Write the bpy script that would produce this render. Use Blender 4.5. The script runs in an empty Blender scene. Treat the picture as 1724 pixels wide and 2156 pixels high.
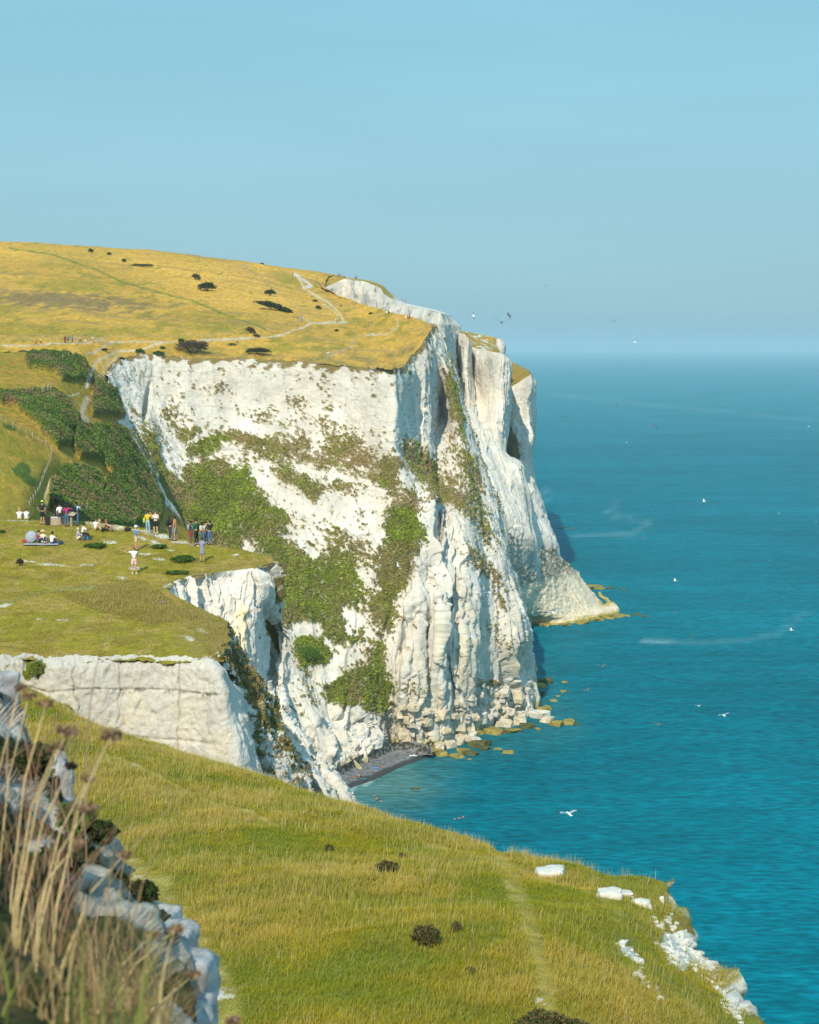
import bpy, bmesh, math, random
import numpy as np
from mathutils import Vector, Matrix
from mathutils.bvhtree import BVHTree

random.seed(7)
RNG = np.random.default_rng(7)
scene = bpy.context.scene
COL = scene.collection
R = math.radians

# ------------------------------------------------------------------ camera
EYE = 95.0                      # metres above the sea
F = 3500.0                      # focal length in units of a 1724 x 2156 picture
PITCH = math.atan((1078 - 731) / F)
cam_d = bpy.data.cameras.new('camera')
cam = bpy.data.objects.new('camera', cam_d)
COL.objects.link(cam)
cam.location = (0, 0, EYE)
cam.rotation_euler = (math.pi / 2 - PITCH, 0, 0)
cam_d.sensor_fit = 'VERTICAL'
cam_d.sensor_height = 36.0
cam_d.lens = 36.0 * F / 2156.0
cam_d.clip_start = 0.1
cam_d.clip_end = 90000
cam_d.dof.use_dof = True
cam_d.dof.focus_distance = 180.0
cam_d.dof.aperture_fstop = 8.0
scene.camera = cam

# ------------------------------------------------------------------ world, sun, exposure
SUN_EL, SUN_AZ = R(38), R(15)     # azimuth: to the left of straight behind the camera
to_sun = Vector((-math.sin(SUN_AZ) * math.cos(SUN_EL), -math.cos(SUN_AZ) * math.cos(SUN_EL), math.sin(SUN_EL)))
world = bpy.data.worlds.new('World')
scene.world = world
world.use_nodes = True
wt = world.node_tree
bg = wt.nodes['Background']
sky = wt.nodes.new('ShaderNodeTexSky')
sky.sky_type = 'NISHITA'
sky.sun_disc = False
sky.sun_elevation = SUN_EL
sky.sun_rotation = math.atan2(to_sun.x, to_sun.y)
sky.air_density = 1.0
sky.dust_density = 1.2
sky.ozone_density = 4.0
sky.altitude = 100
def wnode(t, **k):
    n_ = wt.nodes.new(t)
    for a_, b_ in k.items(): setattr(n_, a_, b_)
    return n_
w_tc = wnode('ShaderNodeTexCoord'); w_sx = wnode('ShaderNodeSeparateXYZ')
wt.links.new(w_tc.outputs['Generated'], w_sx.inputs[0])
w_rp = wnode('ShaderNodeValToRGB')       # sky colours from the hazy horizon up; unseen upper stops brightened to fill shade
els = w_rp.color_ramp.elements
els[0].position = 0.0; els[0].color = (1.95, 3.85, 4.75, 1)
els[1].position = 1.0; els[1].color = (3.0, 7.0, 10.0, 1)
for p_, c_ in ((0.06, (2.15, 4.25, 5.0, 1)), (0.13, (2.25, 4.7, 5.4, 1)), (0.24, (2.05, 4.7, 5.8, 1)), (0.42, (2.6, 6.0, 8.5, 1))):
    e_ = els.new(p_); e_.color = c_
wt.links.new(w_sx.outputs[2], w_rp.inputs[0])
w_cl = wnode('ShaderNodeTexNoise'); w_cl.inputs['Scale'].default_value = 3.0; w_cl.inputs['Detail'].default_value = 5
w_mp = wnode('ShaderNodeMapping'); w_mp.inputs['Scale'].default_value = (1, 1, 9)
wt.links.new(w_tc.outputs['Generated'], w_mp.inputs[0]); wt.links.new(w_mp.outputs[0], w_cl.inputs['Vector'])
w_mr = wnode('ShaderNodeMapRange'); w_mr.inputs['From Min'].default_value = 0.35; w_mr.inputs['From Max'].default_value = 0.75
w_mr.inputs['To Min'].default_value = 0.975; w_mr.inputs['To Max'].default_value = 1.045
wt.links.new(w_cl.outputs[0], w_mr.inputs[0])
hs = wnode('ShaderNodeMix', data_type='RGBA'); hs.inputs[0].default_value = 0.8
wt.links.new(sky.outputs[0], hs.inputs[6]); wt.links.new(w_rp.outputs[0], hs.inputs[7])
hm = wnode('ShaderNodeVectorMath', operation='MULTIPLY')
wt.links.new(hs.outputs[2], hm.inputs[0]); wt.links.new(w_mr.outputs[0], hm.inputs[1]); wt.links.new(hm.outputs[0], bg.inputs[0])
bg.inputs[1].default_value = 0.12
sun_d = bpy.data.lights.new('sun', 'SUN')
sun = bpy.data.objects.new('sun', sun_d)
COL.objects.link(sun)
sun_d.energy = 4.6
sun_d.angle = R(0.5)
sun_d.color = (1.0, 0.91, 0.74)
sun.rotation_euler = to_sun.to_track_quat('Z', 'Y').to_euler()
scene.view_settings.view_transform = 'Standard'
scene.view_settings.look = 'None'
scene.view_settings.exposure = 0.12
scene.view_settings.gamma = 1.0
scene.cycles.volume_bounces = 1
scene.cycles.max_bounces = 6

# ------------------------------------------------------------------ measuring helpers
CP, SP = math.cos(PITCH), math.sin(PITCH)
def ray(u, v):
    a, b = (u - 862.0) / F, -(v - 1078.0) / F
    return Vector((a, CP + b * SP, -SP + b * CP))
def P(u, v, D):
    r = ray(u, v); return np.array([r.x * D / r.y, D, EYE + r.z * D / r.y])
def W(u, v, z=0.0):
    r = ray(u, v); t = (z - EYE) / r.z; return np.array([r.x * t, r.y * t, z])
def DZ(u, D, z):
    """point at picture column u, distance D, height z"""
    dy, dz = D, z - EYE
    w = dy * CP - dz * SP
    return np.array([(u - 862.0) / F * w, D, z])
def proj(p):
    y, z = p[..., 1], p[..., 2] - EYE
    w = np.maximum(y * CP - z * SP, 0.01)
    h = y * SP + z * CP
    return 862 + F * p[..., 0] / w, 1078 - F * h / w

# ------------------------------------------------------------------ noise
def _h(ix, iy, iz, s):
    h = (ix * np.uint32(374761393) + iy * np.uint32(668265263) + iz * np.uint32(2147483647 & 0x7feb352d) + np.uint32(s * 97 + 13))
    h = (h ^ (h >> np.uint32(13))) * np.uint32(1274126177)
    h = (h ^ (h >> np.uint32(16))) * np.uint32(2246822519)
    return h ^ (h >> np.uint32(15))
def noise(p, s=0):
    """gradient noise about -1..1 at points p (...,3)"""
    p = np.asarray(p, dtype=np.float64)
    f = np.floor(p); d = (p - f).astype(np.float32)
    i = f.astype(np.int64).astype(np.uint32)
    w = d * d * d * (d * (d * 6 - 15) + 10)
    out = 0
    for cx in (0, 1):
        wx = w[..., 0] if cx else 1 - w[..., 0]
        for cy in (0, 1):
            wy = w[..., 1] if cy else 1 - w[..., 1]
            for cz in (0, 1):
                wz = w[..., 2] if cz else 1 - w[..., 2]
                h = _h(i[..., 0] + np.uint32(cx), i[..., 1] + np.uint32(cy), i[..., 2] + np.uint32(cz), s)
                gx = (h & np.uint32(1023)).astype(np.float32) / 511.5 - 1
                gy = ((h >> np.uint32(10)) & np.uint32(1023)).astype(np.float32) / 511.5 - 1
                gz = ((h >> np.uint32(20)) & np.uint32(1023)).astype(np.float32) / 511.5 - 1
                out = out + wx * wy * wz * (gx * (d[..., 0] - cx) + gy * (d[..., 1] - cy) + gz * (d[..., 2] - cz))
    return out * 1.3
def fbm(p, sc, octv=4, s=0, gain=0.5):
    q = np.asarray(p) / np.asarray(sc)
    o = 0; a = 1; t = 0
    for k in range(octv):
        o = o + a * noise(q * 2.03 ** k + 17.3 * k, s + k); t += a; a *= gain
    return o / t * 1.5
def ridged(p, sc, octv=3, s=0):
    q = np.asarray(p) / np.asarray(sc)
    o = 0; a = 1; t = 0
    for k in range(octv):
        o = o + a * (1 - 2.2 * np.abs(noise(q * 2.1 ** k + 9.1 * k, s + k))); t += a; a *= 0.5
    return o / t
def facets(p, sc, s=0, tilt=1.0, step=0.5, zt=1.0):
    """blocky fractured rock: each cell a tilted plane with its own offset"""
    sc = np.asarray(sc, dtype=np.float64) * np.ones(3)
    q = np.asarray(p) / sc; sh = q.shape[:-1]; q = q.reshape(-1, 3)
    f = np.floor(q); d = (q - f).astype(np.float32); i = f.astype(np.int64).astype(np.uint32)
    best = np.full(len(q), 9e9, np.float32); val = np.zeros(len(q), np.float32)
    for ox in (-1, 0, 1):
        for oy in (-1, 0, 1):
            for oz in (-1, 0, 1):
                h = _h(i[:, 0] + np.uint32(ox & 0xffffffff), i[:, 1] + np.uint32(oy & 0xffffffff), i[:, 2] + np.uint32(oz & 0xffffffff), s)
                h2 = _h(h, h >> np.uint32(3), h ^ np.uint32(77), s + 1)
                rx = ox + (h & np.uint32(1023)).astype(np.float32) / 1023 - d[:, 0]
                ry = oy + ((h >> np.uint32(10)) & np.uint32(1023)).astype(np.float32) / 1023 - d[:, 1]
                rz = oz + ((h >> np.uint32(20)) & np.uint32(1023)).astype(np.float32) / 1023 - d[:, 2]
                dd = rx * rx + ry * ry + rz * rz
                tx = (h2 & np.uint32(1023)).astype(np.float32) / 511.5 - 1
                ty = ((h2 >> np.uint32(10)) & np.uint32(1023)).astype(np.float32) / 511.5 - 1
                tz = ((h2 >> np.uint32(20)) & np.uint32(1023)).astype(np.float32) / 511.5 - 1
                vv_ = -tilt * (rx * tx + ry * ty + rz * tz * zt) + step * (tx * ty + tz) * 0.7
                m_ = dd < best
                best = np.where(m_, dd, best); val = np.where(m_, vv_, val)
    return val.reshape(sh)
def sst(x, a, b):
    t = np.clip((x - a) / (b - a), 0, 1); return t * t * (3 - 2 * t)
def ell(u, v, cu, cv, ru, rv, ang=0):
    """1 at the centre, 0 at the rim, negative outside"""
    c, s_ = math.cos(R(ang)), math.sin(R(ang))
    x, y = u - cu, v - cv
    a, b = (x * c + y * s_) / ru, (-x * s_ + y * c) / rv
    return 1 - np.sqrt(a * a + b * b)
def segd(u, v, pts):
    """distance to a polyline"""
    best = np.full(np.shape(u), 1e9)
    for (a, b) in zip(pts[:-1], pts[1:]):
        dx, dy = b[0] - a[0], b[1] - a[1]
        t = np.clip(((u - a[0]) * dx + (v - a[1]) * dy) / (dx * dx + dy * dy), 0, 1)
        best = np.minimum(best, np.hypot(u - a[0] - t * dx, v - a[1] - t * dy))
    return best
def inpoly(u, v, poly):
    ins = np.zeros(np.shape(u), bool)
    n = len(poly)
    for i in range(n):
        x1, y1 = poly[i]; x2, y2 = poly[(i + 1) % n]
        c = ((y1 > v) != (y2 > v)) & (u < (x2 - x1) * (v - y1) / (y2 - y1 + 1e-9) + x1)
        ins ^= c
    return ins
def pin(u, v, poly, soft=20.0):
    """signed softness: about +1 well inside the polygon, -1 well outside"""
    d = segd(u, v, list(poly) + [poly[0]]) / soft
    return np.clip(np.where(inpoly(u, v, poly), d, -d), -1, 1)
def lerp(a, b, t):
    t = np.asarray(t)[..., None]; return a * (1 - t) + b * t
def mixc(c, col, t):
    return lerp(c, np.array(col, dtype=np.float64), t)

# ------------------------------------------------------------------ materials
def mat_land(name, fine=2.0, amt=0.25, bump=0.4, bd=0.1, rough=0.95, stretch=(1, 1, 1)):
    """land surface: albedo attribute varied by fine noise, with bump"""
    m = bpy.data.materials.new(name); m.use_nodes = True
    nt = m.node_tree; b = nt.nodes['Principled BSDF']
    b.inputs['Roughness'].default_value = rough
    b.inputs['Specular IOR Level'].default_value = 0.1
    at = nt.nodes.new('ShaderNodeAttribute'); at.attribute_name = 'alb'
    tc = nt.nodes.new('ShaderNodeTexCoord')
    mp = nt.nodes.new('ShaderNodeMapping'); mp.inputs['Scale'].default_value = stretch
    nt.links.new(tc.outputs['Object'], mp.inputs[0])
    n1 = nt.nodes.new('ShaderNodeTexNoise'); n1.inputs['Scale'].default_value = fine
    n1.inputs['Detail'].default_value = 5; n1.inputs['Roughness'].default_value = 0.65
    nt.links.new(mp.outputs[0], n1.inputs['Vector'])
    mr = nt.nodes.new('ShaderNodeMapRange')
    mr.inputs['From Min'].default_value = 0.25; mr.inputs['From Max'].default_value = 0.75
    mr.inputs['To Min'].default_value = 1 - amt; mr.inputs['To Max'].default_value = 1 + amt
    nt.links.new(n1.outputs[0], mr.inputs[0])
    mx = nt.nodes.new('ShaderNodeVectorMath'); mx.operation = 'MULTIPLY'
    nt.links.new(at.outputs['Color'], mx.inputs[0]); nt.links.new(mr.outputs[0], mx.inputs[1])
    nt.links.new(mx.outputs[0], b.inputs['Base Color'])
    if bump > 0:
        bp = nt.nodes.new('ShaderNodeBump'); bp.inputs['Strength'].default_value = bump; bp.inputs['Distance'].default_value = bd
        nt.links.new(n1.outputs[0], bp.inputs['Height']); nt.links.new(bp.outputs[0], b.inputs['Normal'])
    return m
_mats = {}
def mat(name, col, rough=0.8, var=0.12, scale=8.0, metal=0.0, bump=0.0, spec=0.3, sub=0.0):
    if name in _mats: return _mats[name]
    m = bpy.data.materials.new(name); m.use_nodes = True; _mats[name] = m
    nt = m.node_tree; b = nt.nodes['Principled BSDF']
    b.inputs['Roughness'].default_value = rough; b.inputs['Metallic'].default_value = metal
    b.inputs['Specular IOR Level'].default_value = spec
    n = nt.nodes.new('ShaderNodeTexNoise'); n.inputs['Scale'].default_value = scale; n.inputs['Detail'].default_value = 4
    tc = nt.nodes.new('ShaderNodeTexCoord'); nt.links.new(tc.outputs['Object'], n.inputs['Vector'])
    rp = nt.nodes.new('ShaderNodeValToRGB')
    rp.color_ramp.elements[0].position = 0.3; rp.color_ramp.elements[1].position = 0.7
    rp.color_ramp.elements[0].color = (*[c * (1 - var) for c in col], 1)
    rp.color_ramp.elements[1].color = (*[min(1, c * (1 + var)) for c in col], 1)
    nt.links.new(n.outputs[0], rp.inputs[0]); nt.links.new(rp.outputs[0], b.inputs['Base Color'])
    if bump:
        bp = nt.nodes.new('ShaderNodeBump'); bp.inputs['Strength'].default_value = bump; bp.inputs['Distance'].default_value = 0.03
        nt.links.new(n.outputs[0], bp.inputs['Height']); nt.links.new(bp.outputs[0], b.inputs['Normal'])
    return m

# ------------------------------------------------------------------ mesh helpers
def tag(o, label=None, cat=None, group=None, kind=None):
    if label: o['label'] = label
    if cat: o['category'] = cat
    if group: o['group'] = group
    if kind: o['kind'] = kind
    return o
def mesh_np(name, verts, faces, m, alb=None, smooth=True, parent=None):
    """faces: (n,k) int array"""
    me = bpy.data.meshes.new(name)
    verts = np.asarray(verts, dtype=np.float32); faces = np.asarray(faces, dtype=np.int32)
    n, k = faces.shape
    me.vertices.add(len(verts)); me.vertices.foreach_set('co', verts.ravel())
    me.loops.add(n * k); me.loops.foreach_set('vertex_index', faces.ravel())
    me.polygons.add(n); me.polygons.foreach_set('loop_start', np.arange(0, n * k, k, dtype=np.int32))
    me.polygons.foreach_set('loop_total', np.full(n, k, dtype=np.int32))
    me.polygons.foreach_set('use_smooth', np.full(n, smooth))
    if alb is not None:
        a = me.attributes.new('alb', 'FLOAT_COLOR', 'POINT')
        c = np.ones((len(verts), 4), dtype=np.float32); c[:, :3] = alb
        a.data.foreach_set('color', c.ravel())
    me.materials.append(m)
    me.update(calc_edges=True)
    o = bpy.data.objects.new(name, me); COL.objects.link(o)
    if parent: o.parent = parent
    return o
def gridfaces(nr, nc):
    i = np.arange(nr * nc).reshape(nr, nc)
    return np.stack([i[:-1, :-1], i[1:, :-1], i[1:, 1:], i[:-1, 1:]], -1).reshape(-1, 4)
def _interp(C, axis, n, tension):
    C = np.moveaxis(C, axis, 0)
    k = len(C)
    ch = np.linalg.norm(np.diff(C, axis=0), axis=-1)
    ch = ch.reshape(k - 1, -1).mean(1) + 1e-6
    t = np.concatenate([[0], np.cumsum(ch)]); T = t[-1]
    tg = np.zeros_like(C)
    for i in range(k):
        if i == 0: tg[i] = (C[1] - C[0]) / ch[0]
        elif i == k - 1: tg[i] = (C[-1] - C[-2]) / ch[-1]
        else: tg[i] = ((C[i] - C[i - 1]) / ch[i - 1] * ch[i] + (C[i + 1] - C[i]) / ch[i] * ch[i - 1]) / (ch[i] + ch[i - 1])
    tg *= tension
    s = np.linspace(0, T, n); j = np.clip(np.searchsorted(t, s, side='right') - 1, 0, k - 2)
    h = ch[j]; x = (s - t[j]) / h
    sh = (n,) + (1,) * (C.ndim - 1)
    x = x.reshape(sh); h = h.reshape(sh)
    out = (2 * x**3 - 3 * x**2 + 1) * C[j] + (x**3 - 2 * x**2 + x) * h * tg[j] + (-2 * x**3 + 3 * x**2) * C[j + 1] + (x**3 - x**2) * h * tg[j + 1]
    return np.moveaxis(out, 0, axis)
def loft(rows, n0, n1, tension=0.85):
    C = np.array([[np.asarray(p, dtype=np.float64) for p in r] for r in rows])
    return _interp(_interp(C, 0, n0, tension), 1, n1, tension)
def normals(G):
    du = np.gradient(G, axis=1); dv = np.gradient(G, axis=0)
    n = np.cross(du, dv); n /= np.linalg.norm(n, axis=-1, keepdims=True) + 1e-9
    return n
def smooth_n(G, k=9):
    """normals of the broad form, so that rock relief does not shear into rings"""
    S_m = G.copy()
    for ax in (0, 1):
        c = np.cumsum(np.concatenate([np.repeat(S_m.take([0], ax), k, ax), S_m, np.repeat(S_m.take([-1], ax), k, ax)], ax), ax)
        n_ = G.shape[ax]; S_m = (c.take(range(2 * k, 2 * k + n_), ax) - c.take(range(0, n_), ax)) / (2.0 * k)
    return normals(S_m)
def facing(G, n):
    """normals flipped to the seaward/camera side"""
    tocam = np.array([0, 0, EYE + 30]) - G
    s = np.sign((n * tocam).sum(-1).mean()); return n * s
def wobble(G, a=1.0, sc=12.0):
    """position based shift: equal points get equal shifts, so seams stay shut"""
    d = np.stack([fbm(G, sc, 3, 11), fbm(G, sc, 3, 23), 0.4 * fbm(G, sc, 3, 37)], -1)
    return G + a * d
TERR = {}
def add_terrain(name, G, m, alb, kind='structure', cast=True):
    nr, nc = G.shape[:2]
    f = gridfaces(nr, nc)
    n = normals(G).mean((0, 1)); 
    o = mesh_np(name, G.reshape(-1, 3), f, m, alb.reshape(-1, 3))
    tag(o, kind=kind)
    if cast:
        uu_, vv_ = proj(G); TERR[name] = (G.reshape(-1, 3), uu_.ravel(), vv_.ravel())
    return o
def UV(G):
    return proj(G)

# palettes (linear albedo)
CHALK = np.array((0.575, 0.525, 0.445)); CHALK_W = np.array((0.64, 0.60, 0.53)); CHALK_G = np.array((0.40, 0.375, 0.325))
OCHRE = np.array((0.62, 0.50, 0.30)); FLINT = np.array((0.16, 0.14, 0.11))
BROWNV = np.array((0.21, 0.145, 0.06)); GREENV = np.array((0.115, 0.135, 0.016)); BRIGHTV = np.array((0.17, 0.235, 0.014))
DRY = np.array((0.47, 0.272, 0.042)); GOLD = np.array((0.61, 0.345, 0.062)); TURF = np.array((0.215, 0.175, 0.018)); OLIVE = np.array((0.27, 0.195, 0.025))
SCRUB = np.array((0.055, 0.092, 0.014)); SCRUB_B = np.array((0.15, 0.10, 0.055)); PATHC = np.array((0.44, 0.35, 0.22))

def chalk_alb(G, veg, green, stain=None, bed=0.6, seed=5):
    """albedo of a chalk face: veg 0..1 plants, green 0..1, stain 0..1 ochre"""
    c = np.broadcast_to(CHALK, G.shape).copy()
    w = fbm(G, (7, 7, 12), 4, seed)
    c = mixc(c, CHALK_W, sst(w, 0.0, 0.5))
    c = mixc(c, CHALK_G, 0.6 * sst(-w, 0.0, 0.6))
    c = mixc(c, CHALK_G, 0.35 * sst(fbm(G, (1.5, 1.5, 3.5), 3, seed + 20), 0.05, 0.6))
    zz = G.copy(); zz[..., 0] *= 0.06; zz[..., 1] *= 0.06
    b = noise(zz / 0.8, seed + 3) + 0.5 * noise(zz / 0.37, seed + 4)
    pres = sst(fbm(G, (9, 9, 4), 3, seed + 8), -0.1, 0.4)
    c = mixc(c, CHALK_G * 0.75, bed * pres * sst(b, 0.35, 0.6))
    if stain is not None: c = mixc(c, OCHRE * 1.15, 0.6 * stain)
    pl = mixc(np.broadcast_to(BROWNV, G.shape), GREENV, green)
    pn = fbm(G, 1.6, 3, seed + 14)
    pl = mixc(pl, BRIGHTV, green * 0.6 * sst(pn, 0.0, 0.5))
    pl = mixc(pl, (0.27, 0.21, 0.10), (1 - green) * 0.6 * sst(pn, 0.0, 0.5))
    return lerp(c, pl, veg)
def fluted(G, n, amp1=2.0, s1=(7, 7, 45), amp2=0.8, s2=(2.4, 2.4, 14), amp3=0.35, edge=None, seed=50):
    d = amp1 * (0.4 * ridged(G, s1, 2, seed) + 0.9 * saw(G, s1[0], 1.2, (s1[0] * 1.5, s1[0] * 1.5, s1[2]), seed + 3, .84, .2)) + 0.5 * amp1 * saw(G, s2[0] * 1.3, 1.1, (s2[0] * 2, s2[0] * 2, s2[2]), seed + 5, .8) + amp2 * (0.4 * ridged(G, s2, 3, seed + 7) + 0.7 * facets(G, (s2[0], s2[1], s2[2] * .4), seed + 8)) + 0.6 * amp1 * facets(G, (s1[0] * .8, s1[0] * .8, s1[2] * .45), seed + 9) + amp3 * fbm(G, (0.9, 0.9, 1.1), 3, seed + 13)
    if edge is not None: d = d * edge
    return G + n * d[..., None]
def plan_s(G):
    m = G.mean(0)[:, :2]; c = np.concatenate([[0], np.cumsum(np.hypot(*np.diff(m, axis=0).T))])
    return np.broadcast_to(c[None, :], G.shape[:2])
def saw(G, L, warp=1.0, wsc=(14, 14, 45), seed=0, cut=0.86, keep=0.0):
    """buttresses: a slow rise and a sharp fall on the right, coming and going with height"""
    t = plan_s(G) / L + warp * fbm(G, wsc, 3, seed)
    i = np.floor(t); f = t - i
    p = np.where(f < cut, (f / cut) ** 1.5, ((1 - f) / (1 - cut)) ** 0.8)
    q = np.stack([i * 3.7, G[..., 2] / (L * 5.5), i * 0 + seed], -1)
    return p * sst(noise(q, seed + 5) + keep, -0.25, 0.45)
def jz(G):
    q = G.copy(); q[..., 2] = 0
    return 0.75 * fbm(q, (2.6, 2.6, 1), 4, 1234) + 0.35
def topfade(nr, nc, rows=4, bottom=False):
    e = np.clip(np.arange(nr) / rows, 0, 1)
    if bottom: e = np.minimum(e, np.clip((nr - 1 - np.arange(nr)) / rows, 0, 1))
    return np.broadcast_to(e[:, None], (nr, nc))

M_CLIFF = mat_land('chalk_cliff_surface', 1.6, 0.13, 0.7, 0.16)
M_NEAR = mat_land('chalk_near_surface', 3.0, 0.14, 0.9, 0.12)
M_MEADOW = mat_land('dry_meadow_surface', 0.9, 0.35, 0.8, 0.5, stretch=(1, 0.35, 1))
M_TURF = mat_land('short_turf_surface', 3.5, 0.35, 0.8, 0.12, stretch=(0.6, 0.5, 1))
M_SCRUB = mat_land('scrub_surface', 0.9, 0.4, 1.0, 0.7)

# ================================================================== MAIN HEADLAND CLIFF
mcols = [
 [(222,792,400),(228,820,398),(250,870,395),(300,960,388),(350,1060,380),(420,1250,365),(480,1500,352)],
 [(250,757,412),(275,810,410),(310,880,404),(345,960,395),(390,1080,385),(470,1300,368),(560,1600,357)],
 [(300,748,418),(318,820,416),(338,900,409),(380,1000,397),(430,1100,385),(540,1350,370),(640,1630,360)],
 [(400,756,422),(405,840,420),(415,930,411),(470,1040,397),(540,1160,385),(620,1400,373),(680,1600,362)],
 [(520,758,424),(525,850,421),(540,930,413),(580,1050,400),(640,1200,388),(680,1500,373),(725,1625,364)],
 [(640,765,424),(645,860,422),(660,950,413),(700,1080,399),(740,1230,389),(755,1500,378),(785,1600,372)],
 [(760,775,416),(760,870,415),(770,960,409),(790,1090,398),(800,1250,389),(812,1490,384),(825,1580,388)],
 [(828,778,408),(831,880,407),(832,945,405),(850,1060,398),(845,1250,390),(832,1450,384),(838,1580,388)],
 [(848,773,420),(853,870,421),(856,930,417),(864,1050,400),(862,1250,390),(850,1450,383),(855,1585,387)],
 [(872,746,434),(877,860,434),(880,940,428),(884,1052,401),(880,1250,388),(872,1450,382),(878,1590,385)],
 [(886,730,438),(892,860,435),(893,960,426),(900,1056,402),(902,1240,392),(896,1430,388),(905,1584,388)],
 [(898,712,448),(911,840,455),(915,905,452),(912,985,432),(922,1220,391),(925,1420,385),(930,1580,387)],
 [(903,704,458),(926,800,468),(932,872,466),(924,965,437),(940,1160,402),(945,1390,395),(950,1565,394)],
 [(907,699,462),(938,790,464),(955,900,450),(965,1000,427),(975,1150,405),(975,1380,393),(978,1545,398)],
 [(910,694,470),(945,785,472),(968,890,452),(1000,1010,436),(1025,1180,418),(1035,1380,412),(1045,1505,418)],
 [(913,690,482),(950,780,478),(978,890,462),(1024,1040,438),(1050,1180,421),(1064,1350,415),(1078,1478,424)],
 [(915,688,494),(955,780,492),(985,890,480),(1036,1040,462),(1067,1190,455),(1094,1310,448),(1110,1452,452)],
 [(905,684,540),(940,780,540),(960,890,540),(1010,1040,535),(1040,1180,530),(1060,1320,525),(1060,1340,545)],
]
mrows = []
for L in range(7):
    mrows.append([P(*c[L]) for c in mcols])
mrows.append([DZ(c[6][0] + 4, c[6][2] - 3, -6.0) for c in mcols])
M = loft(mrows, 600, 820)
M = wobble(M, 1.2, 14)
u, v = UV(M); nr, nc = u.shape
n = facing(M, smooth_n(M, 14))
uw = u + 16 * fbm(M, 10, 3, 401); vw = v + 16 * fbm(M, 10, 3, 402)
pill = pin(uw, vw, [(834,770),(900,690),(960,800),(1040,1040),(1110,1350),(1120,1500),(830,1600),(830,1330),(885,1200),(895,1060),(835,940)], 22) * 0.5 + 0.5
talus = pin(uw, vw, [(840,935),(860,930),(930,1055),(905,990),(935,900),(960,900),(1030,1060),(1060,1240),(1000,1180),(960,1080),(900,1050)], 16) * 0.5 + 0.5
low = pin(uw, vw, [(660,1500),(740,1480),(800,1500),(828,1470),(835,1640),(640,1680)], 25) * .5 + .5
blk = pin(uw, vw, [(835,1440),(870,1430),(960,1530),(1030,1430),(1100,1500),(1120,1560),(840,1620)], 18) * .5 + .5
rslope = pin(uw, vw, [(925,790),(962,780),(1040,1040),(1068,1200),(1050,1330),(990,1200),(950,1070),(915,1000),(928,900)], 16) * .5 + .5
pill = pill * (1 - 0.8 * talus)
front = np.clip(1 - pill, 0, 1)
e = topfade(nr, nc, 14)
lowp = sst(v, 1000, 1080)
WM = M + 1.2 * np.stack([fbm(M, 5, 3, 31), fbm(M, 5, 3, 32), fbm(M, 5, 3, 33)], -1)
WM[..., 2] += 14 * fbm(M, (6, 6, 60), 2, 34)
F1 = facets(WM, (6.5, 6.5, 38), 41, 1.3, .35, .25); F2 = facets(WM, (2.4, 2.4, 17), 42, 1.3, .3, .25); F3 = facets(WM, (1.0, 1.0, 5), 43, 1.2, .3, .3)
CR = sst(ridged(WM, (4.5, 4.5, 50), 2, 36), .72, .98)
d = pill * (1 - .6 * rslope) * (lowp * (3.0 * saw(M, 10.5, 1.2, (16, 16, 70), 50, .84, .35) + 1.7 * saw(M, 4.3, 1.1, (9, 9, 50), 51, .82, .2) + 0.6 * F1 + 0.5 * F2 - 1.3 * CR) + (1 - lowp) * (1.5 * saw(M, 4.2, .9, (10, 10, 40), 52, .82, .1) + .5 * F1 + .5 * F2)) + 0.18 * F3 * (1 - low) \
  + front * (1 - low) * (0.8 * saw(M, 9, 1.2, (12, 12, 40), 61, .8) + 0.45 * fbm(M, (5, 5, 6), 4, 66) + 0.22 * F2) \
  + low * (2.6 * facets(WM, (7, 7, 6), 44) + 0.9 * facets(WM, (2.5, 2.5, 2.5), 45)) + 0.14 * fbm(M, (1.0, 1.0, 1.0), 4, 70) + talus * 0.35 * ridged(M, 1.2, 2, 71)
d = d + blk * (0.45 * facets(WM, (4.2, 4.2, 3.4), 46, 1.1, .6) + 0.4 * facets(M, 1.3, 47))
d = d - 4.2 * np.clip(ell(u, v, 310, 850, 9, 50, 8), 0, 1) - 2.2 * np.clip(ell(u, v, 345, 960, 10, 50, -20), 0, 1)
M = M + n * (d * e)[..., None]
M[..., 2] += jz(M) * np.clip(1 - np.arange(nr) / 40.0, 0, 1)[:, None]
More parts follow.
